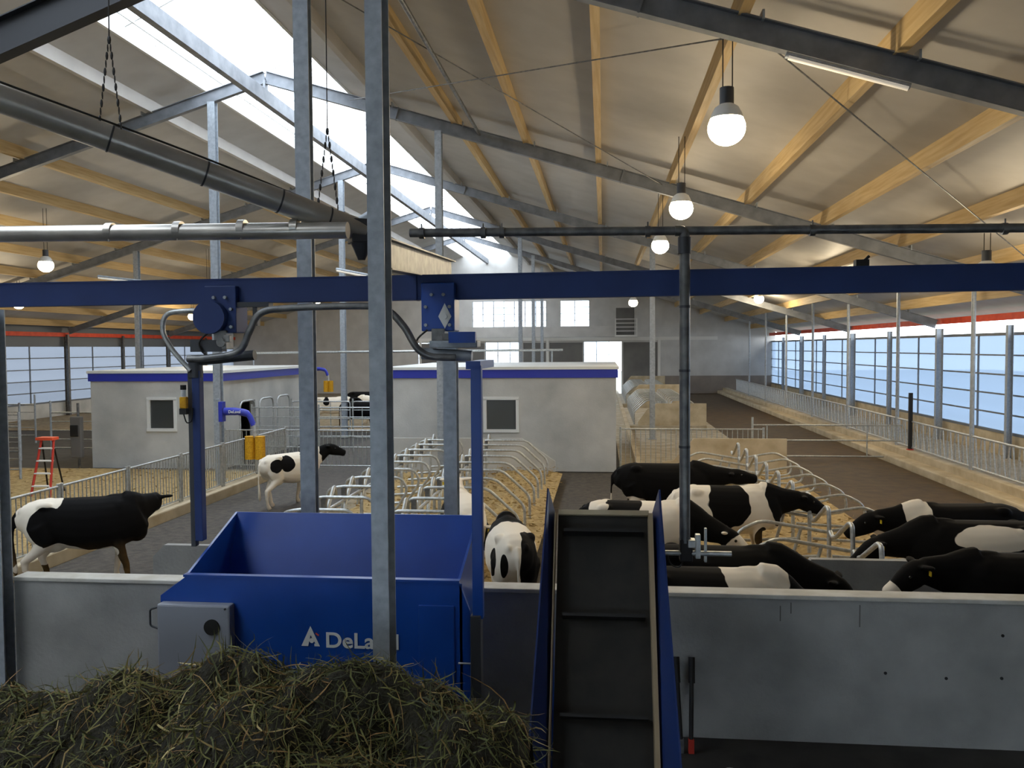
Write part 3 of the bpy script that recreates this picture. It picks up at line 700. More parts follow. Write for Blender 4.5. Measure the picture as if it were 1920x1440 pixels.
# down pipe
t = thing('down_pipe', (.64, 6.8, 2.0), 'vertical steel drop pipe hanging right of the conveyor with a crossbar at its foot', 'pipe')
MB().tube(round_corners([(.56, 6.8, 4.50), (.63, 6.8, 4.50), (.635, 6.8, 4.3), (.64, 6.8, 2.05)], .05), .042, 14).build('tube', 'galv_dark', t)
MB().cyl((.632, 6.8, 4.32), (.632, 6.8, 4.45), .052).build('collar', 'darksteel', t)
for z in (2.8, 3.4, 3.9): MB().cyl((.637, 6.8, z), (.637, 6.8, z+.02), .045).build('seam', 'darksteel', t)
MB().cyl((.45, 6.78, 1.97), (1.0, 6.78, 1.97), .02).build('crossbar', 'tube', t)
MB().bx(.72, .76, 6.76, 6.82, 1.93, 2.12).bx(.79, .81, 6.77, 6.81, 1.9, 2.17).bx(.66, .72, 6.74, 6.84, 2.02, 2.08).build('bracket', 'tube', t, bevel=.005)
MB().bx(.6, .7, 6.76, 6.86, 1.9, 2.08).build('sensor_block', 'black', t, bevel=.01)
MB().tube(smooth_path([(.5, 6.78, 1.97), (.53, 6.78, 1.88), (.6, 6.78, 1.86), (.64, 6.78, 1.95)], 4), .006, 6).build('cable', 'black', t)

# ---------------------------------------------------------------- feed wagon hanging from the rail
t = thing('feed_wagon', (-2.2, 7.0, 1.0), 'large blue feed wagon hanging from the overhead rail on two posts', 'feed wagon'); W = t
T = .012
xl, xr, yf, yb = -3.42, -1.17, 6.4, 7.45
# front panel: vertical lower face, top left corner cut
MB().prism([(-3.52,.86),(-1.02,.86),(-1.02,1.58),(-1.1,1.80),(-3.3,1.80),(-3.52,1.64)], 'y', yf, yf+.03).build('front_panel', 'blue', t, bevel=.004)
MB().bx(-1.42, -1.14, yf-.012, yf, .9, 1.62).build('access_cover', 'blue', t, bevel=.006)
MB().bx(-3.32, -1.1, yf-.01, yf+.05, 1.795, 1.815).build('front_rim', 'blue', t)
# back panel sloping outward
bp = MB(); bp.add([(xl+.06, yb-.3, 1.2), (xr-.04, yb-.3, 1.2), (xr+.04, yb+.05, 2.1), (xl+.06, yb+.05, 2.1), (xl+.06, yb-.28, 1.2), (xr-.04, yb-.28, 1.2), (xr+.04, yb+.07, 2.1), (xl+.06, yb+.07, 2.1)],
   [(0,1,2,3),(4,7,6,5),(0,4,5,1),(2,6,7,3),(1,5,6,2),(0,3,7,4)]); bp.build('back_panel', 'blue', t)
def quadplate(pts, th, nrm):
    n = Vector(nrm)*th; k = len(pts); mb = MB(); v = [Vector(p) for p in pts]; mb.add(v+[p+n for p in v], [tuple(range(k)), tuple(reversed(range(k, 2*k)))]+[(i, i+k, (i+1) % k+k, (i+1) % k) for i in range(k)]); return mb
quadplate([(-3.3, yf+.02, 1.80), (-3.38, yb-.35, 1.2), (xl+.06, yb-.25, 1.25), (xl+.06, yb+.07, 2.1)], .02, (-1, 0, 0)).build('side_panel', 'blue', t)
quadplate([(-1.12, yf+.02, 1.80), (-1.16, yf+.3, 1.1), (-1.16, yb-.3, 1.1), (-1.13, yb+.07, 2.1)], .02, (1, 0, 0)).build('side_panel', 'blue', t)
quadplate([(-1.08, yf, .86), (-1.08, yb-.1, .86), (-1.08, yb-.1, 1.5), (-1.08, yf, 1.79)], .02, (-1, 0, 0)).build('end_cover', 'blue', t)
MB().bx(-3.4, -1.12, yf+.03, yb-.2, .88, 1.15).build('floor_tray', 'blue', t)
# motor cabinet at left front
cb = MB().bx(-3.50, -2.90, yf-.10, yf, .92, 1.60).build('cabinet', mat('grey_painted_cabinet', srgb(142,146,156), .5), t, bevel=.015)
MB().cyl((-3.045, yf-.115, 1.43), (-3.045, yf-.095, 1.43), .062, n=24).sub('vent_hole', 'black', cb, t.location)
MB().tube(round_corners([(-3.50, yf-.08, 1.57), (-3.565, yf-.08, 1.55), (-3.565, yf-.08, 1.42), (-3.50, yf-.08, 1.40)], .02), .008, 6).sub('handle', 'darksteel', cb, t.location)
MB().box((-3.03, yf-.103, 1.20), (.16, .004, .006), Euler((0, -.55, 0)).to_matrix()).cyl((-2.935, yf-.11, 1.575), (-2.935, yf-.1, 1.575), .008).sub('trim_line', 'darksteel', cb, t.location)
# lettering on the front panel
def text(s, size, loc, rotz, m, parent, name='lettering', ext=.002):
    c = bpy.data.curves.new(name, 'FONT'); c.body = s; c.size = size; c.extrude = ext; c.offset = size*.018
    tmp = bpy.data.objects.new('tmp', c); C.objects.link(tmp); bpy.context.view_layer.update()
    me = bpy.data.meshes.new_from_object(tmp.evaluated_get(bpy.context.evaluated_depsgraph_get()))
    bpy.data.objects.remove(tmp); me.materials.clear(); me.materials.append(M[m] if isinstance(m, str) else m); me.name = name
    o = bpy.data.objects.new(name, me); C.objects.link(o); o.parent = parent
    o.location = Vector(loc)-parent.location; o.rotation_euler = (math.pi/2, 0, rotz); return o
tx = text('DeLaval', .168, (-2.17, yf-.004, 1.265), 0, 'white', t); tx.scale = (1.1, 1, 1)
lg = MB(); lx0, lz0 = -2.285, 1.27
y_ = yf-.006
lg.add([(lx0-.02, y_, lz0), (lx0-.075, y_, lz0), (lx0, y_, lz0+.16), (lx0, y_, lz0+.085)], [(0, 1, 2, 3)])
lg.add([(lx0, y_, lz0+.085), (lx0, y_, lz0+.16), (lx0+.075, y_, lz0), (lx0+.052, y_, lz0)], [(0, 1, 2, 3)])
k = 10; lg.add([(lx0-.02, y_, lz0)]+[(lx0-.02+.0+.052*math.cos(a), y_, lz0+.085*math.sin(a)) for a in [math.pi/2*q/k for q in range(k+1)]], [])
lg.cyl((lx0+.01, y_-.002, lz0+.045), (lx0+.01, y_+.004, lz0+.045), .02, n=14)
lg.bx(lx0+.03, lx0+.05, y_-.001, y_+.002, lz0+.0, lz0+.02)
lg.build('logo', 'white', t)
MB().box((lx0+.055, y_-.001, lz0+.095), (.03, .003, .01), Euler((0, .6, 0)).to_matrix()).build('logo_accent', 'orange', t)
# posts
MB().bx(-3.50, -3.43, 6.96, 7.04, 1.95, 3.42).build('hanger_post', 'bluebeam', t, bevel=.006)
MB().bx(-3.54, -3.50, 6.97, 7.03, 1.9, 3.42).build('post_cable_duct', 'darksteel', t)
MB().bx(-.985, -.905, 6.30, 6.38, 1.55, 3.47).build('hanger_post', 'blue', t, bevel=.006)
MB().bx(-1.0, -.92, 6.28, 6.40, .95, 1.58).build('lower_bracket', 'darksteel', t, bevel=.006)
MB().bx(-1.02, -.91, 6.3, 7.1, 3.44, 3.5).build('arm', 'blue', t)
# tops: pipes, plates, trolleys
MB().cyl((-3.52, 7, 3.50), (-2.95, 7, 3.55), .045).bx(-3.5, -3.22, 6.95, 7.05, 3.58, 3.68).build('head_bracket', 'darksteel', t)
MB().cyl((-3.48, 7, 3.36), (-3.48, 7, 3.5), .06).build('post_elbow', 'darksteel', t)
MB().cyl((-1.5, 7, 3.555), (-1.08, 7, 3.53), .05).build('head_tube', 'galv', t)
MB().bx(-1.42, -1.02, 6.9, 7.1, 3.60, 3.66).build('head_plate', 'galv', t, bevel=.01)
MB().bx(-1.25, -1.03, 6.86, 6.92, 3.64, 3.73).build('blue_cap', 'blue', t)
for x, nm in ((-3.24, 'l'), (-1.36, 'r')):
    tr = MB().bx(x-.14, x+.14, 6.98, 7.22, 3.74, 4.14)
    if nm == 'l': tr.cyl((x-.07, 6.9, 3.87), (x-.07, 7.0, 3.87), .14, n=20)
    tr = tr.build('trolley', 'blue' if nm == 'r' else 'bluebeam', t, bevel=.008)
    for dx, dz in ((-.05, .3), (.05, .3), (-.1, .2), (.1, .2), (-.1, .05), (.1, .05)): MB().cyl((x+dx, 6.955, 3.74+dz), (x+dx, 6.985, 3.74+dz), .014, n=8).sub('bolt', 'galv', tr, t.location)
    if nm == 'r':
        MB().add([(x+.06, 6.97, 3.76), (x+.115, 6.97, 3.86), (x+.06, 6.97, 3.97), (x+.005, 6.97, 3.86)], [(0, 1, 2, 3)]).cyl((x+.06, 6.955, 3.86), (x+.06, 6.97, 3.86), .022).sub('diamond_plate', 'white', tr, t.location)
    mm_ = MB().bx(x-.05, x+.06, 6.95, 7.1, 3.6, 3.76).cyl((x+.02, 6.93, 3.66), (x+.02, 7.1, 3.66), .04).bx(x+.04, x+.1, 6.93, 6.98, 3.66, 3.72)
    mm_.build('swivel', 'galv_dark', t, bevel=.006)
    MB().tube(smooth_path([(x-.08, 6.94, 3.75), (x-.17, 6.93, 3.66), (x-.12, 6.93, 3.56), (x, 6.93, 3.54)], 5), .008, 6).build('cable', 'black', t)
MB().bx(-3.12, -2.82, 7.0, 7.1, 3.96, 4.0).bx(-2.97, -2.93, 7.02, 7.08, 3.8, 4.0).build('limit_switch', 'darksteel', t)
hp = [(-3.5, 6.9, 3.52), (-3.3, 6.9, 3.53), (-3.05, 6.9, 3.58), (-2.95, 6.9, 3.75), (-2.85, 6.9, 3.9), (-2.6, 6.9, 3.94), (-2.0, 6.9, 3.95), (-1.78, 6.9, 3.92), (-1.63, 6.9, 3.78), (-1.52, 6.9, 3.6), (-1.4, 6.9, 3.53), (-1.2, 6.9, 3.52)]
MB().tube(smooth_path(hp, 5), .03, 10).build('hose', 'galv_dark', t)
MB().tube(smooth_path([(-3.5, 6.95, 3.42), (-3.66, 6.95, 3.6), (-3.74, 6.95, 3.76), (-3.7, 6.95, 3.9), (-3.5, 6.95, 3.93), (-3.38, 6.95, 3.92)], 5), .022, 8).build('clear_hose', 'tube', t)
pd = MB().bx(-3.575, -3.515, 6.88, 6.93, 3.1, 3.2).build('control_pendant', 'yellow', t, bevel=.01)
MB().bx(-3.575, -3.515, 6.88, 6.93, 3.05, 3.1).cyl((-3.545, 6.9, 3.26), (-3.545, 6.9, 3.3), .025).sub('button_end', 'black', pd, t.location)
MB().cyl((-3.545, 6.9, 3.2), (-3.545, 6.9, 3.26), .02).sub('clear_dome', 'white', pd, t.location)
MB().tube(smooth_path([(-3.545, 6.9, 3.05), (-3.52, 6.9, 2.98), (-3.49, 6.93, 3.0), (-3.49, 6.95, 3.1)], 4), .006, 6).build('pendant_cable', 'black', t)
MB().bx(-.98, -.93, 6.3, 6.34, 1.18, 1.21).build('yellow_switch', 'yellow', t)
MB().cyl((-1.1, 6.32, 1.2), (-.93, 6.32, 1.2), .008).build('switch_rod', 'tube', t)
MB().bx(-1.1, -.99, 6.42, 6.47, .75, .98).build('rubber_flap', 'kerb', t)

# ---------------------------------------------------------------- elevator conveyor
t = thing('elevator_conveyor', (0, 6.2, 0), 'steep dark belt elevator between flared blue side plates, right of the wagon', 'conveyor')
A0 = Vector((0, 5.35, -.0)); A1 = Vector((0, 6.75, 2.28))      # belt line bottom to top
ax = (A1-A0).normalized(); nb = Vector((0, -ax.z, ax.y))       # outward normal, to the viewer
hw = .355
def slope_box(x0, x1, s0, s1, n0, n1):
    v = [];
    for x in (x0, x1):
        for s_ in (s0, s1):
            for nn in (n0, n1): v.append(Vector((x, 0, 0))+A0+ax*s_+nb*nn)
    return v, [(0,1,3,2),(4,6,7,5),(0,4,5,1),(2,3,7,6),(0,2,6,4),(1,5,7,3)]
LEN = (A1-A0).length
MB().add(*slope_box(-hw, hw, 0, LEN, -.03, 0)).build('belt', 'belt', t)
MB().add(*slope_box(-hw, hw, LEN-.02, LEN+.02, -.05, .03)).build('top_lip', 'kerb', t)
for s_ in (.45, 1.15, 1.85, 2.5):
    MB().add(*slope_box(-hw+.05, hw-.05, s_-.012, s_+.012, 0, .11)).build('cleat', 'black', t)
for sg in (-1, 1):
    MB().add(*slope_box(sg*hw-.012, sg*hw+.022*sg, .02, LEN-.05, 0, .16)).build('guide_edge', mat('worn_edge_%d' % (sg+1), srgb(150,132,104), .7), t)
    # flared plate: widens outward towards the viewer
    v = []
    for (s_, n_, dx) in ((0, .1, .02), (LEN-.02, .02, .02), (LEN+.12, .22, .07), (0, .34, .17)):
        v.append(Vector((sg*(hw+dx), 0, 0))+A0+ax*s_+nb*n_)
    quadplate(v, .012, (sg, 0, 0)).build('side_plate', 'plate', t)
    MB().bx(sg*(hw+.06)-.03, sg*(hw+.06)+.03, 6.55, 6.63, 0.02, 1.55).build('leg', 'blue', t)
    quadplate([(sg*(hw+.09), 6.5, .0), (sg*(hw+.16), 6.5, 0), (sg*(hw+.09), 6.5, .95)], .02, (0, 1, 0)).build('foot_gusset', 'bluebeam', t)
# forks leaning on the front wall
for i, (x, tilt) in enumerate(((.66, .02), (.80, -.03))):
    t = thing('leaning_tool', (x, 7.7, 0), 'dark handled tool leaning on the front wall, %s of the pair beside the conveyor' % ('left' if i == 0 else 'right'), 'tool', 'tools leaning on the front wall')
    MB().cyl((x+tilt, 7.55, .1), (x, 7.8, .74), .02).build('handle', 'black', t)
    MB().cyl((x+tilt*.2, 7.74, .55), (x, 7.82, .76), .03).build('grip', 'black', t)
    MB().bx(x+tilt-.025, x+tilt+.025, 7.52, 7.57, 0, .12).build('head', 'rubberred' if i else 'galv_dark', t)
o = MB().sphere((1.06, 7.2, .02), (.06, .04, .025)).build('white_pebble', 'white', off=(1.06, 7.2, 0)); tag(o, 'small white lump on the dark floor below the front wall', 'lump')
# ---------------------------------------------------------------- cow brushes
def brush(x, y, zt, label, sc=1.0, words=True):
    t = thing('cow_brush', (x, y, zt), label, 'cow brush')
    MB().tube(smooth_path([(x, y, zt), (x+.35*sc, y, zt), (x+.62*sc, y, zt-.08*sc), (x+.75*sc, y, zt-.35*sc)], 5), [.1*sc]*5+[.09*sc]*5+[.07*sc]*6, 12).build('arm', 'fascia', t)
    MB().bx(x-.12*sc, x-.02*sc, y-.1, y+.1, zt-.25, zt+.25).build('mounting_bracket', 'fascia', t)
    MB().cyl((x+.77*sc, y, zt-.3*sc), (x+.78*sc, y, zt-.66*sc), .045*sc).build('shaft', 'tube', t)
    for dx in (-.13, .13):
        MB().cyl((x+(.78+dx)*sc, y, zt-.62*sc), (x+(.78+dx)*sc, y, zt-1.2*sc), .125*sc, .13*sc, 16).build('brush_roll', 'yellow', t, bevel=.02)
    if words: text('DeLaval', .1, (x+.14, y-.105, zt-.03), 0, 'white', t)
    return t
bt = brush(-9.5, 20.6, 2.03, 'blue arm with twin yellow cow brushes over the left alley')
MB().bx(-9.72, -9.62, 20.54, 20.66, 0, 2.35).build('post', 'galv', bt)
bt = brush(-12.1, 34.8, 2.75, 'distant blue arm with yellow cow brushes above the far cows', .8, False)
MB().bx(-12.3, -12.18, 34.7, 34.82, 0, 3.0).build('post', 'galv', bt)
# milk line
t = thing('milk_line', (-7.7, 32.2, 3.45), 'thin horizontal pale pipe crossing above the milking rooms', 'pipe')
MB().cyl((-14, 32.0, 3.45), (-1.5, 32.0, 3.5), .045).build('tube', 'tube', t)
for x in (-13.5, -5.5, -1.9): MB().cyl((x, 31.9, 2.9), (x, 31.9, 3.45), .03).build('support', 'galv', t)

# ---------------------------------------------------------------- lamps
def lamp(x, y, z, label, w, group='bell lamps', r=.2):
    t = thing('hanging_lamp', (x, y, z), label, 'lamp', group)
    top = zc(x)-.3
    MB().cyl((x-.05, y, z+.42), (x-.05, y, top), .008, n=6).cyl((x+.07, y, z+.42), (x+.07, y, top), .008, n=6).build('hanger', 'black', t)
    MB().cyl((x, y, z+.2), (x, y, z+.45), .09, n=14).build('ballast', 'darksteel', t)
    n = 24; prof = [(.09, .24), (.15, .2), (.19, .12), (.21, .06)]
    v = [(x+a*math.cos(2*math.pi*k/n), y+a*math.sin(2*math.pi*k/n), z+h) for a, h in prof for k in range(n)]
    MB().add(v, [(i*n+k, i*n+(k+1) % n, (i+1)*n+(k+1) % n, (i+1)*n+k) for i in range(3) for k in range(n)], True).build('reflector', 'white', t)
    MB().sphere((x, y, z-.06), (.24, .24, .22), 24, 14).build('bulb', 'bulb', t)
    l = bpy.data.lights.new('lamp_light', 'POINT'); l.energy = w; l.color = LAMP_COL; l.shadow_soft_size = .14
    o = bpy.data.objects.new('lamp_light', l); C.objects.link(o); o.parent = t; o.location = (0, 0, -.36)
    return t
for i, y in enumerate((11.3, 17.7, 24.1)):
    lamp(1.58, y, 6.45, 'glowing bell lamp right of the ridge, %s of the row of three' % ['nearest and largest looking', 'middle', 'farthest'][i], LAMP_W*1.0)
for i, y in enumerate((26.4, 53.2)):
    lamp(-18.2, y, 6.45, ['big bright lamp at the far left above the rail', 'small distant lamp glowing left of the tall front column'][i], LAMP_W*1.6)
for i, (x, y, z) in enumerate(((7.6, 18, 5.02), (7.6, 30, 5.75), (7.6, 43, 5.95))):
    lamp(x, y, z, 'lamp hidden among the right roof frames, %s from the viewer' % ORD[i], LAMP_W*1.7)
for i, (x, y) in enumerate(((-18.2, 38), (-24, 33), (-24, 48))):
    lamp(x, y, 5.6, 'lamp in the left half of the barn, %s' % ['in line behind the big left lamp', 'nearer one by the left wall', 'farther one by the left wall'][i], LAMP_W*1.2)
lamp(1.6, 46, 6.0, 'small lamp cluster glowing far off in front of the far gable', LAMP_W*.6)
def tube_light(x, y, z, L, label, ang):
    t = thing('tube_light', (x, y, z), label, 'tube light', 'fluorescent tube lights')
    a = Vector((math.cos(ang), 0, math.sin(ang)))*L/2; c = Vector((x, y, z))
    MB().cyl(c-a, c+a, .045).build('housing', 'galv', t)
    MB().cyl(c-a*.96+Vector((0, -.02, -.035)), c+a*.96+Vector((0, -.02, -.035)), .03).build('tube', 'tubeoff', t)
tube_light(3.0, 11.05, zc(3.0)-.72, 1.55, 'lit fluorescent tube under the nearest roof frame at the upper right', -.295)
tube_light(-13.2, 22.3, 5.55, 1.3, 'slanted tube light left of the pale column above the blue rail', -.12)
tube_light(-6.6, 22.3, 5.62, 1.0, 'small tube light between the two tall front columns', -.2)

# ---------------------------------------------------------------- cattle
def sect_tube(mb, secs, n=16, power=2.4):
    """secs: (centre, half width, half height, tangent) ; closed loft"""
    v = []; m = len(secs)
    for i, (c, hw_, hh, _) in enumerate(secs):
        c = Vector(c); a = Vector(secs[max(i-1, 0)][0]); b = Vector(secs[min(i+1, m-1)][0]); d = (b-a).normalized()
        side = Vector((0, 0, 1)).cross(d)
        side = side.normalized() if side.length > 1e-4 else Vector((0, 1, 0))
        u = d.cross(side)
        for k in range(n):
            t = 2*math.pi*k/n; ct, st = math.cos(t), math.sin(t)
            e = 2/power
            v.append(c+side*hw_*math.copysign(abs(ct)**e, ct)+u*hh*math.copysign(abs(st)**e, st))
    f = [(i*n+k, i*n+(k+1) % n, (i+1)*n+(k+1) % n, (i+1)*n+k) for i in range(m-1) for k in range(n)]
    mb.add(v, f+[tuple(reversed(range(n))), tuple(range((m-1)*n, m*n))])
def limb(mb, pts):
    P = [Vector(p[:3]) for p in pts]; out = []; rr = []
    for i in range(len(P)-1):
        for j in range(3):
            t = j/3; out.append(P[i].lerp(P[i+1], t)); rr.append(pts[i][3]*(1-t)+pts[i+1][3]*t)
    out.append(P[-1]); rr.append(pts[-1][3]); mb.tube(out, rr, 10)
def cow_mesh(head=(1.42, 0, 1.12), hd=(.86, 0, -.5), step=0.0, lie=False, tail=0.0, seed=0, fat=1.0):
    mb = MB(); dz = -.62 if lie else 0
    T = [(-.90,1.16,.09,.10),(-.84,1.12,.19,.20),(-.68,1.08,.26,.28),(-.45,1.03,.285,.33),(-.2,.98,.33,.375),(.05,.955,.35,.395),(.28,.96,.335,.39),(.48,.99,.28,.38),(.64,1.04,.225,.33),(.76,1.09,.17,.25)]
    sect_tube(mb, [((x, 0, z+dz), w*fat, h, 0) for x, z, w, h in T], 20, 2.35)
    # hip bones, withers, brisket
    for s in (-1, 1):
        mb.sphere((-.52, s*.2, 1.27+dz), (.11, .07, .07)); mb.sphere((-.83, s*.11, 1.2+dz), (.06, .045, .07))
        mb.sphere((.45, s*.16, 1.02+dz), (.17, .11, .29)); mb.sphere((-.58, s*.17, .98+dz), (.24, .12, .29))
    mb.sphere((.42, 0, 1.31+dz), (.2, .09, .07)); mb.sphere((.68, 0, .80+dz), (.16, .12, .17))
    mb.sphere((-.45, 0, .68+dz), (.2, .15, .13))
    # neck and head
    h = Vector((.62+(head[0]-.62)*.8, head[1], head[2]))+Vector((0, 0, dz*.75)); hdv = Vector(hd).normalized()
    b = Vector((.62, 0, 1.12+dz)); mid = b.lerp(h, .5)+Vector((0, 0, -.02))
    sect_tube(mb, [(b-Vector((.1,0,0)), .19, .3, 0), (b, .18, .29, 0), (b.lerp(mid, .5), .16, .25, 0), (mid, .135, .21, 0), (mid.lerp(h, .5), .12, .175, 0), (h, .11, .14, 0)], 14, 2.1)
    up_ = Vector((0, 0, 1)); 
    hs = [(-.05, .09, .11), (.02, .11, .14), (.12, .112, .15), (.24, .092, .13), (.35, .078, .10), (.44, .084, .09), (.48, .066, .06)]
    sect_tube(mb, [(h+hdv*t-up_*.0, a, c, 0) for t, a, c in hs], 14, 2.2)
    sd = up_.cross(hdv).normalized(); hu = hdv.cross(sd)
    for s in (-1, 1):
        e0 = h+sd*s*.08+hu*.06; e1 = e0+sd*s*.2-hdv*.05+hu*.0
        sect_tube(mb, [(e0, .03, .03, 0), (e0.lerp(e1, .35), .055, .028, 0), (e0.lerp(e1, .7), .06, .025, 0), (e1, .02, .018, 0)], 10, 2)
        mb.sphere(h+hdv*.16+sd*s*.085+hu*.05, .03)
    if not lie:
        for s, st in ((-1, step), (1, -step)):
            limb(mb, [(.46, s*.15, .95, .13), (.42, s*.17, .74, .095), (.46+st*.5, s*.165, .42, .062), (.465+st*.7, s*.16, .36, .055), (.46+st, s*.16, .16, .04), (.47+st, s*.16, .1, .052), (.50+st, s*.16, .02, .058)])
            limb(mb, [(-.6, s*.15, .98, .18), (-.48-st*.3, s*.17, .76, .135), (-.62-st*.6, s*.165, .58, .075), (-.73-st*.8, s*.155, .48, .06), (-.69-st, s*.15, .3, .045), (-.67-st, s*.15, .14, .042), (-.65-st, s*.15, .09, .052), (-.61-st, s*.15, .02, .058)])
    else:
        for s in (-1, 1):
            limb(mb, [(.46, s*.2, .3, .12), (.62, s*.24, .12, .07), (.45, s*.26, .06, .05), (.3, s*.26, .05, .05)])
            limb(mb, [(-.6, s*.2, .36, .17), (-.3, s*.34, .2, .12), (-.55, s*.36, .09, .06), (-.35, s*.38, .05, .045), (-.22, s*.38, .05, .05)])
    tz = 1.22+dz
    limb(mb, [(-.86, 0, tz, .035), (-.96, tail*.3, tz-.1, .028), (-.985, tail, max(.1, tz-.45), .022), (-.97, tail, max(.07, tz-.7), .03), (-.96, tail, max(.05, tz-.9), .042), (-.95, tail, max(.04, tz-1.0), .015)])
    me = mb.mesh('cow_body', 'cow')
    ob = bpy.data.objects.new('tmpcow', me); C.objects.link(ob)
    r = ob.modifiers.new('r', 'REMESH'); r.mode = 'VOXEL'; r.voxel_size = .021
    s = ob.modifiers.new('s', 'SMOOTH'); s.iterations = 5; s.factor = .6
    dg = bpy.context.evaluated_depsgraph_get()
    out = bpy.data.meshes.new_from_object(ob.evaluated_get(dg)); bpy.data.objects.remove(ob)
    out.polygons.foreach_set('use_smooth', [True]*len(out.polygons)); out.name = 'cow_body'
    return out, h, hdv, sd, hu
def cow(x, y, heading, label, base, blobs, scale=1.0, group='black and white cattle', z=0.0, dirt=.7, tags=True, **kw):
    """base -.5 white, +.5 black ; blobs: ('b'|'w', centre, radii) in body axes: +x head, +y left"""
    me, h, hdv, sd, hu = cow_mesh(**kw)
    n = len(me.vertices); co_ = np.empty(n*3, 'f'); me.vertices.foreach_get('co', co_); P = co_.reshape(-1, 3)
    v = np.full(n, base, 'f')
    for kind, c, r in blobs:
        d = 1-np.sqrt((((P-np.array(c))/np.array(r))**2).sum(1))
        d = np.clip(d*1.6, -1, 1)
        v = np.maximum(v, d) if kind == 'b' else np.minimum(v, -d)
    a = me.attributes.new('coat', 'FLOAT', 'POINT'); a.data.foreach_set('value', (v*1.0+.5).astype('f'))
    dd = np.clip((.75-P[:, 2])/.5, 0, 1)*dirt
    a = me.attributes.new('dirt', 'FLOAT', 'POINT'); a.data.foreach_set('value', dd.astype('f'))
    t = thing('dairy_cow', (x, y, z), label, 'cow', group, rz=R(heading)); t.scale = (scale,)*3
    o = bpy.data.objects.new('body', me); me.materials.clear(); me.materials.append(M['cow']); C.objects.link(o); o.parent = t
    for s in (-1, 1):
        p = h+hdv*.17+sd*s*.098+hu*.052
        e = bpy.data.objects.new('eye', MB().sphere(p, .022, 10, 6).mesh('eye', 'eye')); C.objects.link(e); e.parent = t
    if tags:
        p = h+sd*.2+hu*.03-hdv*.02
        e = bpy.data.objects.new('ear_tag', MB().box(p+Vector((0, 0, -.03)), (.012, .045, .05)).mesh('ear_tag', 'tag')); C.objects.link(e); e.parent = t
    return t
LG = [('w', (.46, .16, .25), (.2, .2, .5)), ('w', (.46, -.16, .25), (.2, .2, .5)), ('w', (-.66, .16, .25), (.25, .2, .5)), ('w', (-.66, -.16, .25), (.25, .2, .5))]
# left side cow, standing, head to the right and away
cow(-7.8, 12.1, 24, 'black cow with white rump standing at the left, behind the front wall', .5,
    [('w', (-.62, 0, 1.3), (.34, .5, .26)), ('w', (-.8, 0, .7), (.35, .5, .42)), ('w', (-.45, 0, .55), (.5, .4, .22)), ('b', (-.5, -.3, 1.0), (.26, .2, .28)), ('b', (-.98, 0, .8), (.1, .12, .45)), ('w', (.5, .2, .3), (.25, .12, .4)), ('w', (.35, 0, .55), (.2, .3, .1))],
    head=(.98, .32, 1.18), hd=(-.05, 1, -.25), step=.1, scale=1.02)
cow(-7.15, 18.9, 58, 'white cow with black patches walking away along the left alley', -.5,
    [('b', (-.62, .0, 1.08), (.2, .45, .22)), ('b', (-.3, -.1, 1.1), (.22, .4, .22)), ('b', (.3, 0, 1.0), (.3, .5, .4)), ('b', (1.2, -.3, 1.3), (.45, .4, .4)), ('b', (.5, -.2, .6), (.12, .2, .4))],
    head=(1.15, -.2, 1.38), hd=(.7, -.5, -.3), step=.16, scale=.9, dirt=.6)
# seen from behind between wagon and conveyor
cow(-1.2, 10.95, 102, 'white cow with black patches seen from behind between the wagon and the conveyor', -.5,
    [('b', (-.75, -.2, .98), (.5, .2, .5)), ('b', (-.85, .17, .95), (.2, .05, .17)), ('b', (-.55, .33, 1.0), (.2, .14, .2)), ('b', (.4, 0, 1.0), (.4, .5, .5))],
    head=(1.3, 0, 1.0), hd=(.8, 0, -.6), step=.05, dirt=1.1, scale=.97)
cow(-2.12, 12.75, 106, 'cow with black head mostly hidden behind the right hanger post of the wagon', -.5,
    [('b', (1.3, 0, 1.3), (.35, .3, .3)), ('b', (.2, .3, .9), (.4, .3, .4)), ('b', (-.5, -.3, .9), (.3, .2, .3))], head=(1.15, 0, 1.38), hd=(.8, 0, -.3))
# centre right group facing right
cow(1.15, 16.4, 1, 'all black cow standing farthest back in the middle with neck stretched right', .5,
    [('w', (-.55, -.15, .62), (.2, .25, .2)), ('w', (-.98, 0, .55), (.08, .1, .25)), ('w', (.45, 0, .4), (.15, .3, .2))], head=(1.38, .0, 1.12), hd=(.95, 0, -.12), scale=1.02)
cow(.55, 12.5, -3, 'cow with white shoulder behind the conveyor top, black head lowered to the right', -.5,
    [('b', (-.9, 0, 1.1), (.2, .5, .4)), ('b', (-.25, 0, 1.15), (.3, .5, .35)), ('b', (.05, -.2, .8), (.3, .4, .25)), ('b', (1.0, 0, 1.1), (.5, .4, .45)), ('b', (.35, -.1, .62), (.3, .4, .14))],
    head=(1.3, -.15, .92), hd=(.8, -.1, -.6))
cow(2.0, 14.0, 2, 'white cow with black saddle and black head standing in the right cubicles', -.5,
    [('b', (-.02, -.1, 1.08), (.34, .5, .42)), ('b', (1.05, 0, 1.15), (.52, .5, .5)), ('b', (.5, -.2, .55), (.12, .2, .18))], head=(1.3, .05, 1.12), hd=(.9, .1, -.45), scale=1.0)
cow(1.3, 9.72, -1, 'black cow right behind the front row with lowered head reaching right', .5,
    [('w', (-.9, 0, 1.0), (.18, .2, .18))], head=(1.35, -.1, .98), hd=(.62, -.25, -.8))
cow(1.08, 8.85, 0, 'cow with black rump and white shoulder patch nearest behind the front wall', .5,
    [('w', (.45, 0, 1.2), (.34, .5, .6)), ('w', (-.62, 0, 1.3), (.14, .3, .16)), ('b', (.4, -.25, .82), (.17, .3, .17))], head=(1.2, .0, .9), hd=(.75, -.1, -.7), scale=.98)
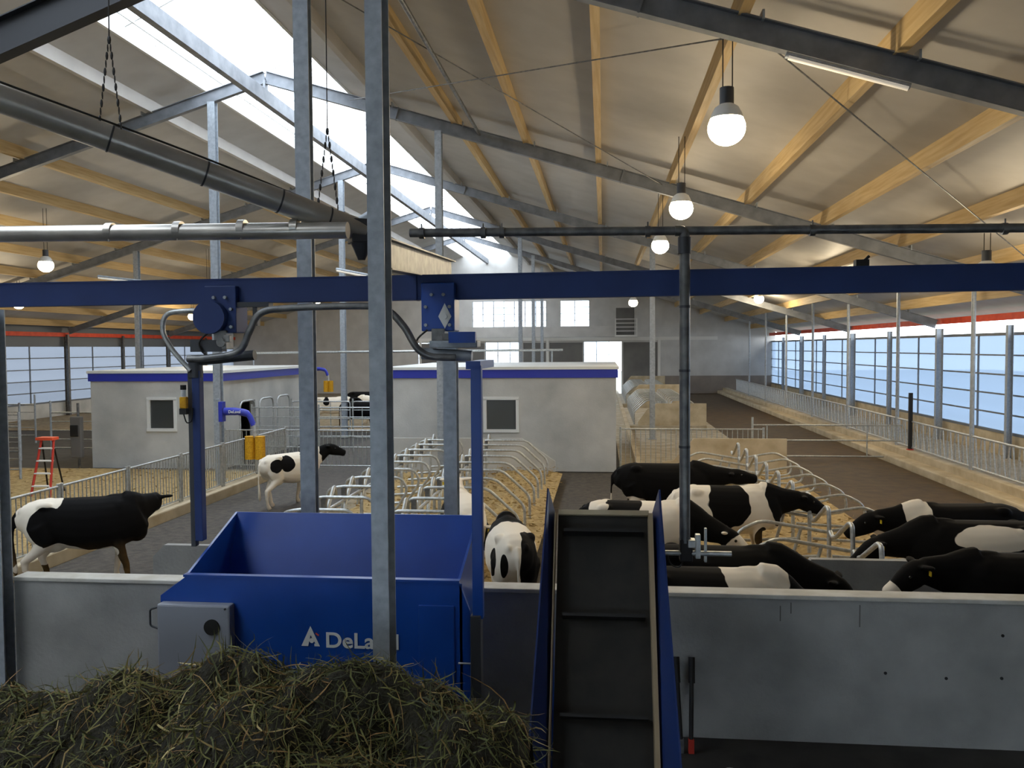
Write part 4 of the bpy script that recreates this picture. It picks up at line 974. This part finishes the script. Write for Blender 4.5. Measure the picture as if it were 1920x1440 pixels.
# right group facing left
cow(5.0, 12.6, 183, 'black cow with white neck patch, farthest of the group at the right, facing left', .5,
    [('w', (.62, .1, 1.26), (.17, .4, .28))], head=(1.28, 0, 1.12), hd=(.85, 0, -.45), fat=1.0)
cow(4.75, 11.4, 178, 'black cow with long white flank patch in the middle of the right group', .5,
    [('w', (-.1, .26, 1.16), (.44, .3, .17)), ('w', (1.62, .2, .95), (.06, .1, .06))], head=(1.32, 0, 1.0), hd=(.75, 0, -.6))
cow(4.55, 9.68, 181, 'black cow with white muzzle nearest the camera in the right group', .5,
    [('w', (1.5, .15, .9), (.15, .16, .16))], head=(1.28, .1, 1.18), hd=(.75, .1, -.55), scale=.99)
cow(5.6, 8.78, 180, 'black cow cut by the right picture edge just behind the front wall', .5, [], head=(1.2, 0, .95), hd=(.7, 0, -.7))
# far cattle between the rooms
fc = [(-10.3, 35.6, 0, .5, 'black one just behind the tube gates'), (-12.6, 38.5, 20, -.5, 'white one at the left end'), (-10.8, 39.5, 170, -.5, 'white one with dark head, in the middle'), (-8.7, 38.4, 10, -.5, 'white one beside the distant column'),
      (-9.9, 43.0, 185, -.5, 'white one farther back'), (-12.4, 43.4, 5, .5, 'black one farther back at the left'), (-7.8, 42.6, 200, .5, 'black one at the right end of the group')]
for i, (x, y, hdg, b, s) in enumerate(fc):
    cow(x, y, hdg, 'distant cow between the two milking rooms, '+s, b,
        [('w' if b > 0 else 'b', (.1*i-.3, 0, 1.1), (.2, .4, .25)), ('b', (1.2, 0, 1.2), (.4, .4, .4))] if b < 0 else [('w', (-.6, 0, .6), (.3, .4, .2))], head=(1.3, 0, 1.2 if i % 2 else 1.0), group='distant cattle between the milking rooms', tags=False)

# ---------------------------------------------------------------- silage heap in the foreground
crest = [(-6.5, 1.25), (-4.6, 1.40), (-3.69, 1.49), (-3.0, 1.56), (-2.49, 1.6), (-2.25, 1.72), (-2.05, 1.80), (-1.79, 1.75), (-1.53, 1.71), (-1.27, 1.69), (-1.02, 1.61), (-.77, 1.56), (-.53, 1.42), (-.4, 1.27), (-.15, .8), (.2, .3), (.6, 0)]
cx, cz = np.array([c[0] for c in crest]), np.array([c[1] for c in crest])
def heap_h(x, y):
    c = np.interp(x, cx, cz)
    yc = 4.85
    d = np.where(y > yc, (y-yc)*1.0, (yc-y)*.42)
    h = c-np.where(y > yc, d*1.15+d*d*.2, d*.9+d*d*.12)
    return h
nx, ny = 220, 130
gx = np.linspace(-6.0, -.42, nx); gy = np.linspace(2.2, 6.25, ny)
N = rng.random((nx, ny))
def blur(a, k):
    for _ in range(k): a = (a+np.roll(a, 1, 0)+np.roll(a, -1, 0)+np.roll(a, 1, 1)+np.roll(a, -1, 1))/5
    a = a-a.mean(); return a/a.std()
NZ = blur(rng.random((nx, ny)), 60)*.045+blur(rng.random((nx, ny)), 12)*.022+blur(N, 2)*.01
GX, GY = np.meshgrid(gx, gy, indexing='ij'); HZ = np.maximum(heap_h(GX, GY)+NZ, -.0)
mb = MB(); mb.add(list(zip(GX.ravel(), GY.ravel(), HZ.ravel())), [(i*ny+j, (i+1)*ny+j, (i+1)*ny+j+1, i*ny+j+1) for i in range(nx-1) for j in range(ny-1)], True)
hp_ = mb.build('silage_heap', 'silage', off=(-3, 4.8, 0)); tag(hp_, 'big dark heap of grass silage filling the lower left foreground', 'silage', kind='stuff')
def hz(x, y):
    i = np.clip((x-gx[0])/(gx[1]-gx[0]), 0, nx-1.01); j = np.clip((y-gy[0])/(gy[1]-gy[0]), 0, ny-1.01)
    return HZ[i.astype(int), j.astype(int)]
NB = 30000; SEG = 4
bx_ = rng.uniform(-5.2, -.45, NB); by_ = 5.3-rng.random(NB)**1.2*2.7
bz = hz(bx_, by_)+rng.uniform(-.03, .035, NB)
ang = rng.uniform(0, 2*np.pi, NB); pit = rng.normal(.0, .38, NB); Lb = rng.uniform(.06, .26, NB)*(1+(rng.random(NB) < .06)*.9); wb = rng.uniform(.0016, .0058, NB)
turn = rng.normal(0, 1.7, NB); curl = rng.normal(-.6, 1.1, NB)
pts = np.zeros((NB, SEG+1, 3)); pts[:, 0] = np.stack([bx_, by_, bz], 1)
for s in range(SEG):
    a = ang+turn*s/SEG; p = pit+curl*s/SEG; l = Lb/SEG
    pts[:, s+1] = pts[:, s]+np.stack([np.cos(a)*np.cos(p)*l, np.sin(a)*np.cos(p)*l, np.sin(p)*l], 1)
pts[:, :, 2] += (hz(pts[:, -1, 0], pts[:, -1, 1])-bz)[:, None]*np.linspace(0, 1, SEG+1)[None, :]*.6
wd = np.stack([-np.sin(ang), np.cos(ang), rng.normal(0, .8, NB)], 1); wd /= np.linalg.norm(wd, axis=1)[:, None]
taper = np.array([.7, 1, 1, .8, .15])
A = pts-wd[:, None]*wb[:, None, None]*taper[None, :, None]; B = pts+wd[:, None]*wb[:, None, None]*taper[None, :, None]
V = np.stack([A, B], 2).reshape(-1, 3)-np.array([-3, 4.8, 0])
base_ = (np.arange(NB)*(SEG+1)*2)[:, None]+np.arange(SEG)[None, :]*2
F_ = np.stack([base_, base_+1, base_+3, base_+2], 2).reshape(-1, 4)
me = bpy.data.meshes.new('silage_stalks'); me.vertices.add(len(V)); me.vertices.foreach_set('co', V.astype('f').ravel())
me.loops.add(F_.size); me.loops.foreach_set('vertex_index', F_.astype('i').ravel())
me.polygons.add(len(F_)); me.polygons.foreach_set('loop_start', np.arange(0, F_.size, 4, dtype='i')); me.update(calc_edges=True)
tint = np.clip(rng.beta(1.6, 2.6, NB)+.25*(np.sin(bx_*2.3+by_*3)*.5), 0, 1)
a = me.attributes.new('tint', 'FLOAT', 'POINT'); a.data.foreach_set('value', np.repeat(tint, (SEG+1)*2).astype('f'))
me.materials.append(M['blade'])
o = bpy.data.objects.new('silage_stalks', me); C.objects.link(o); o.parent = hp_; o['kind'] = 'stuff'
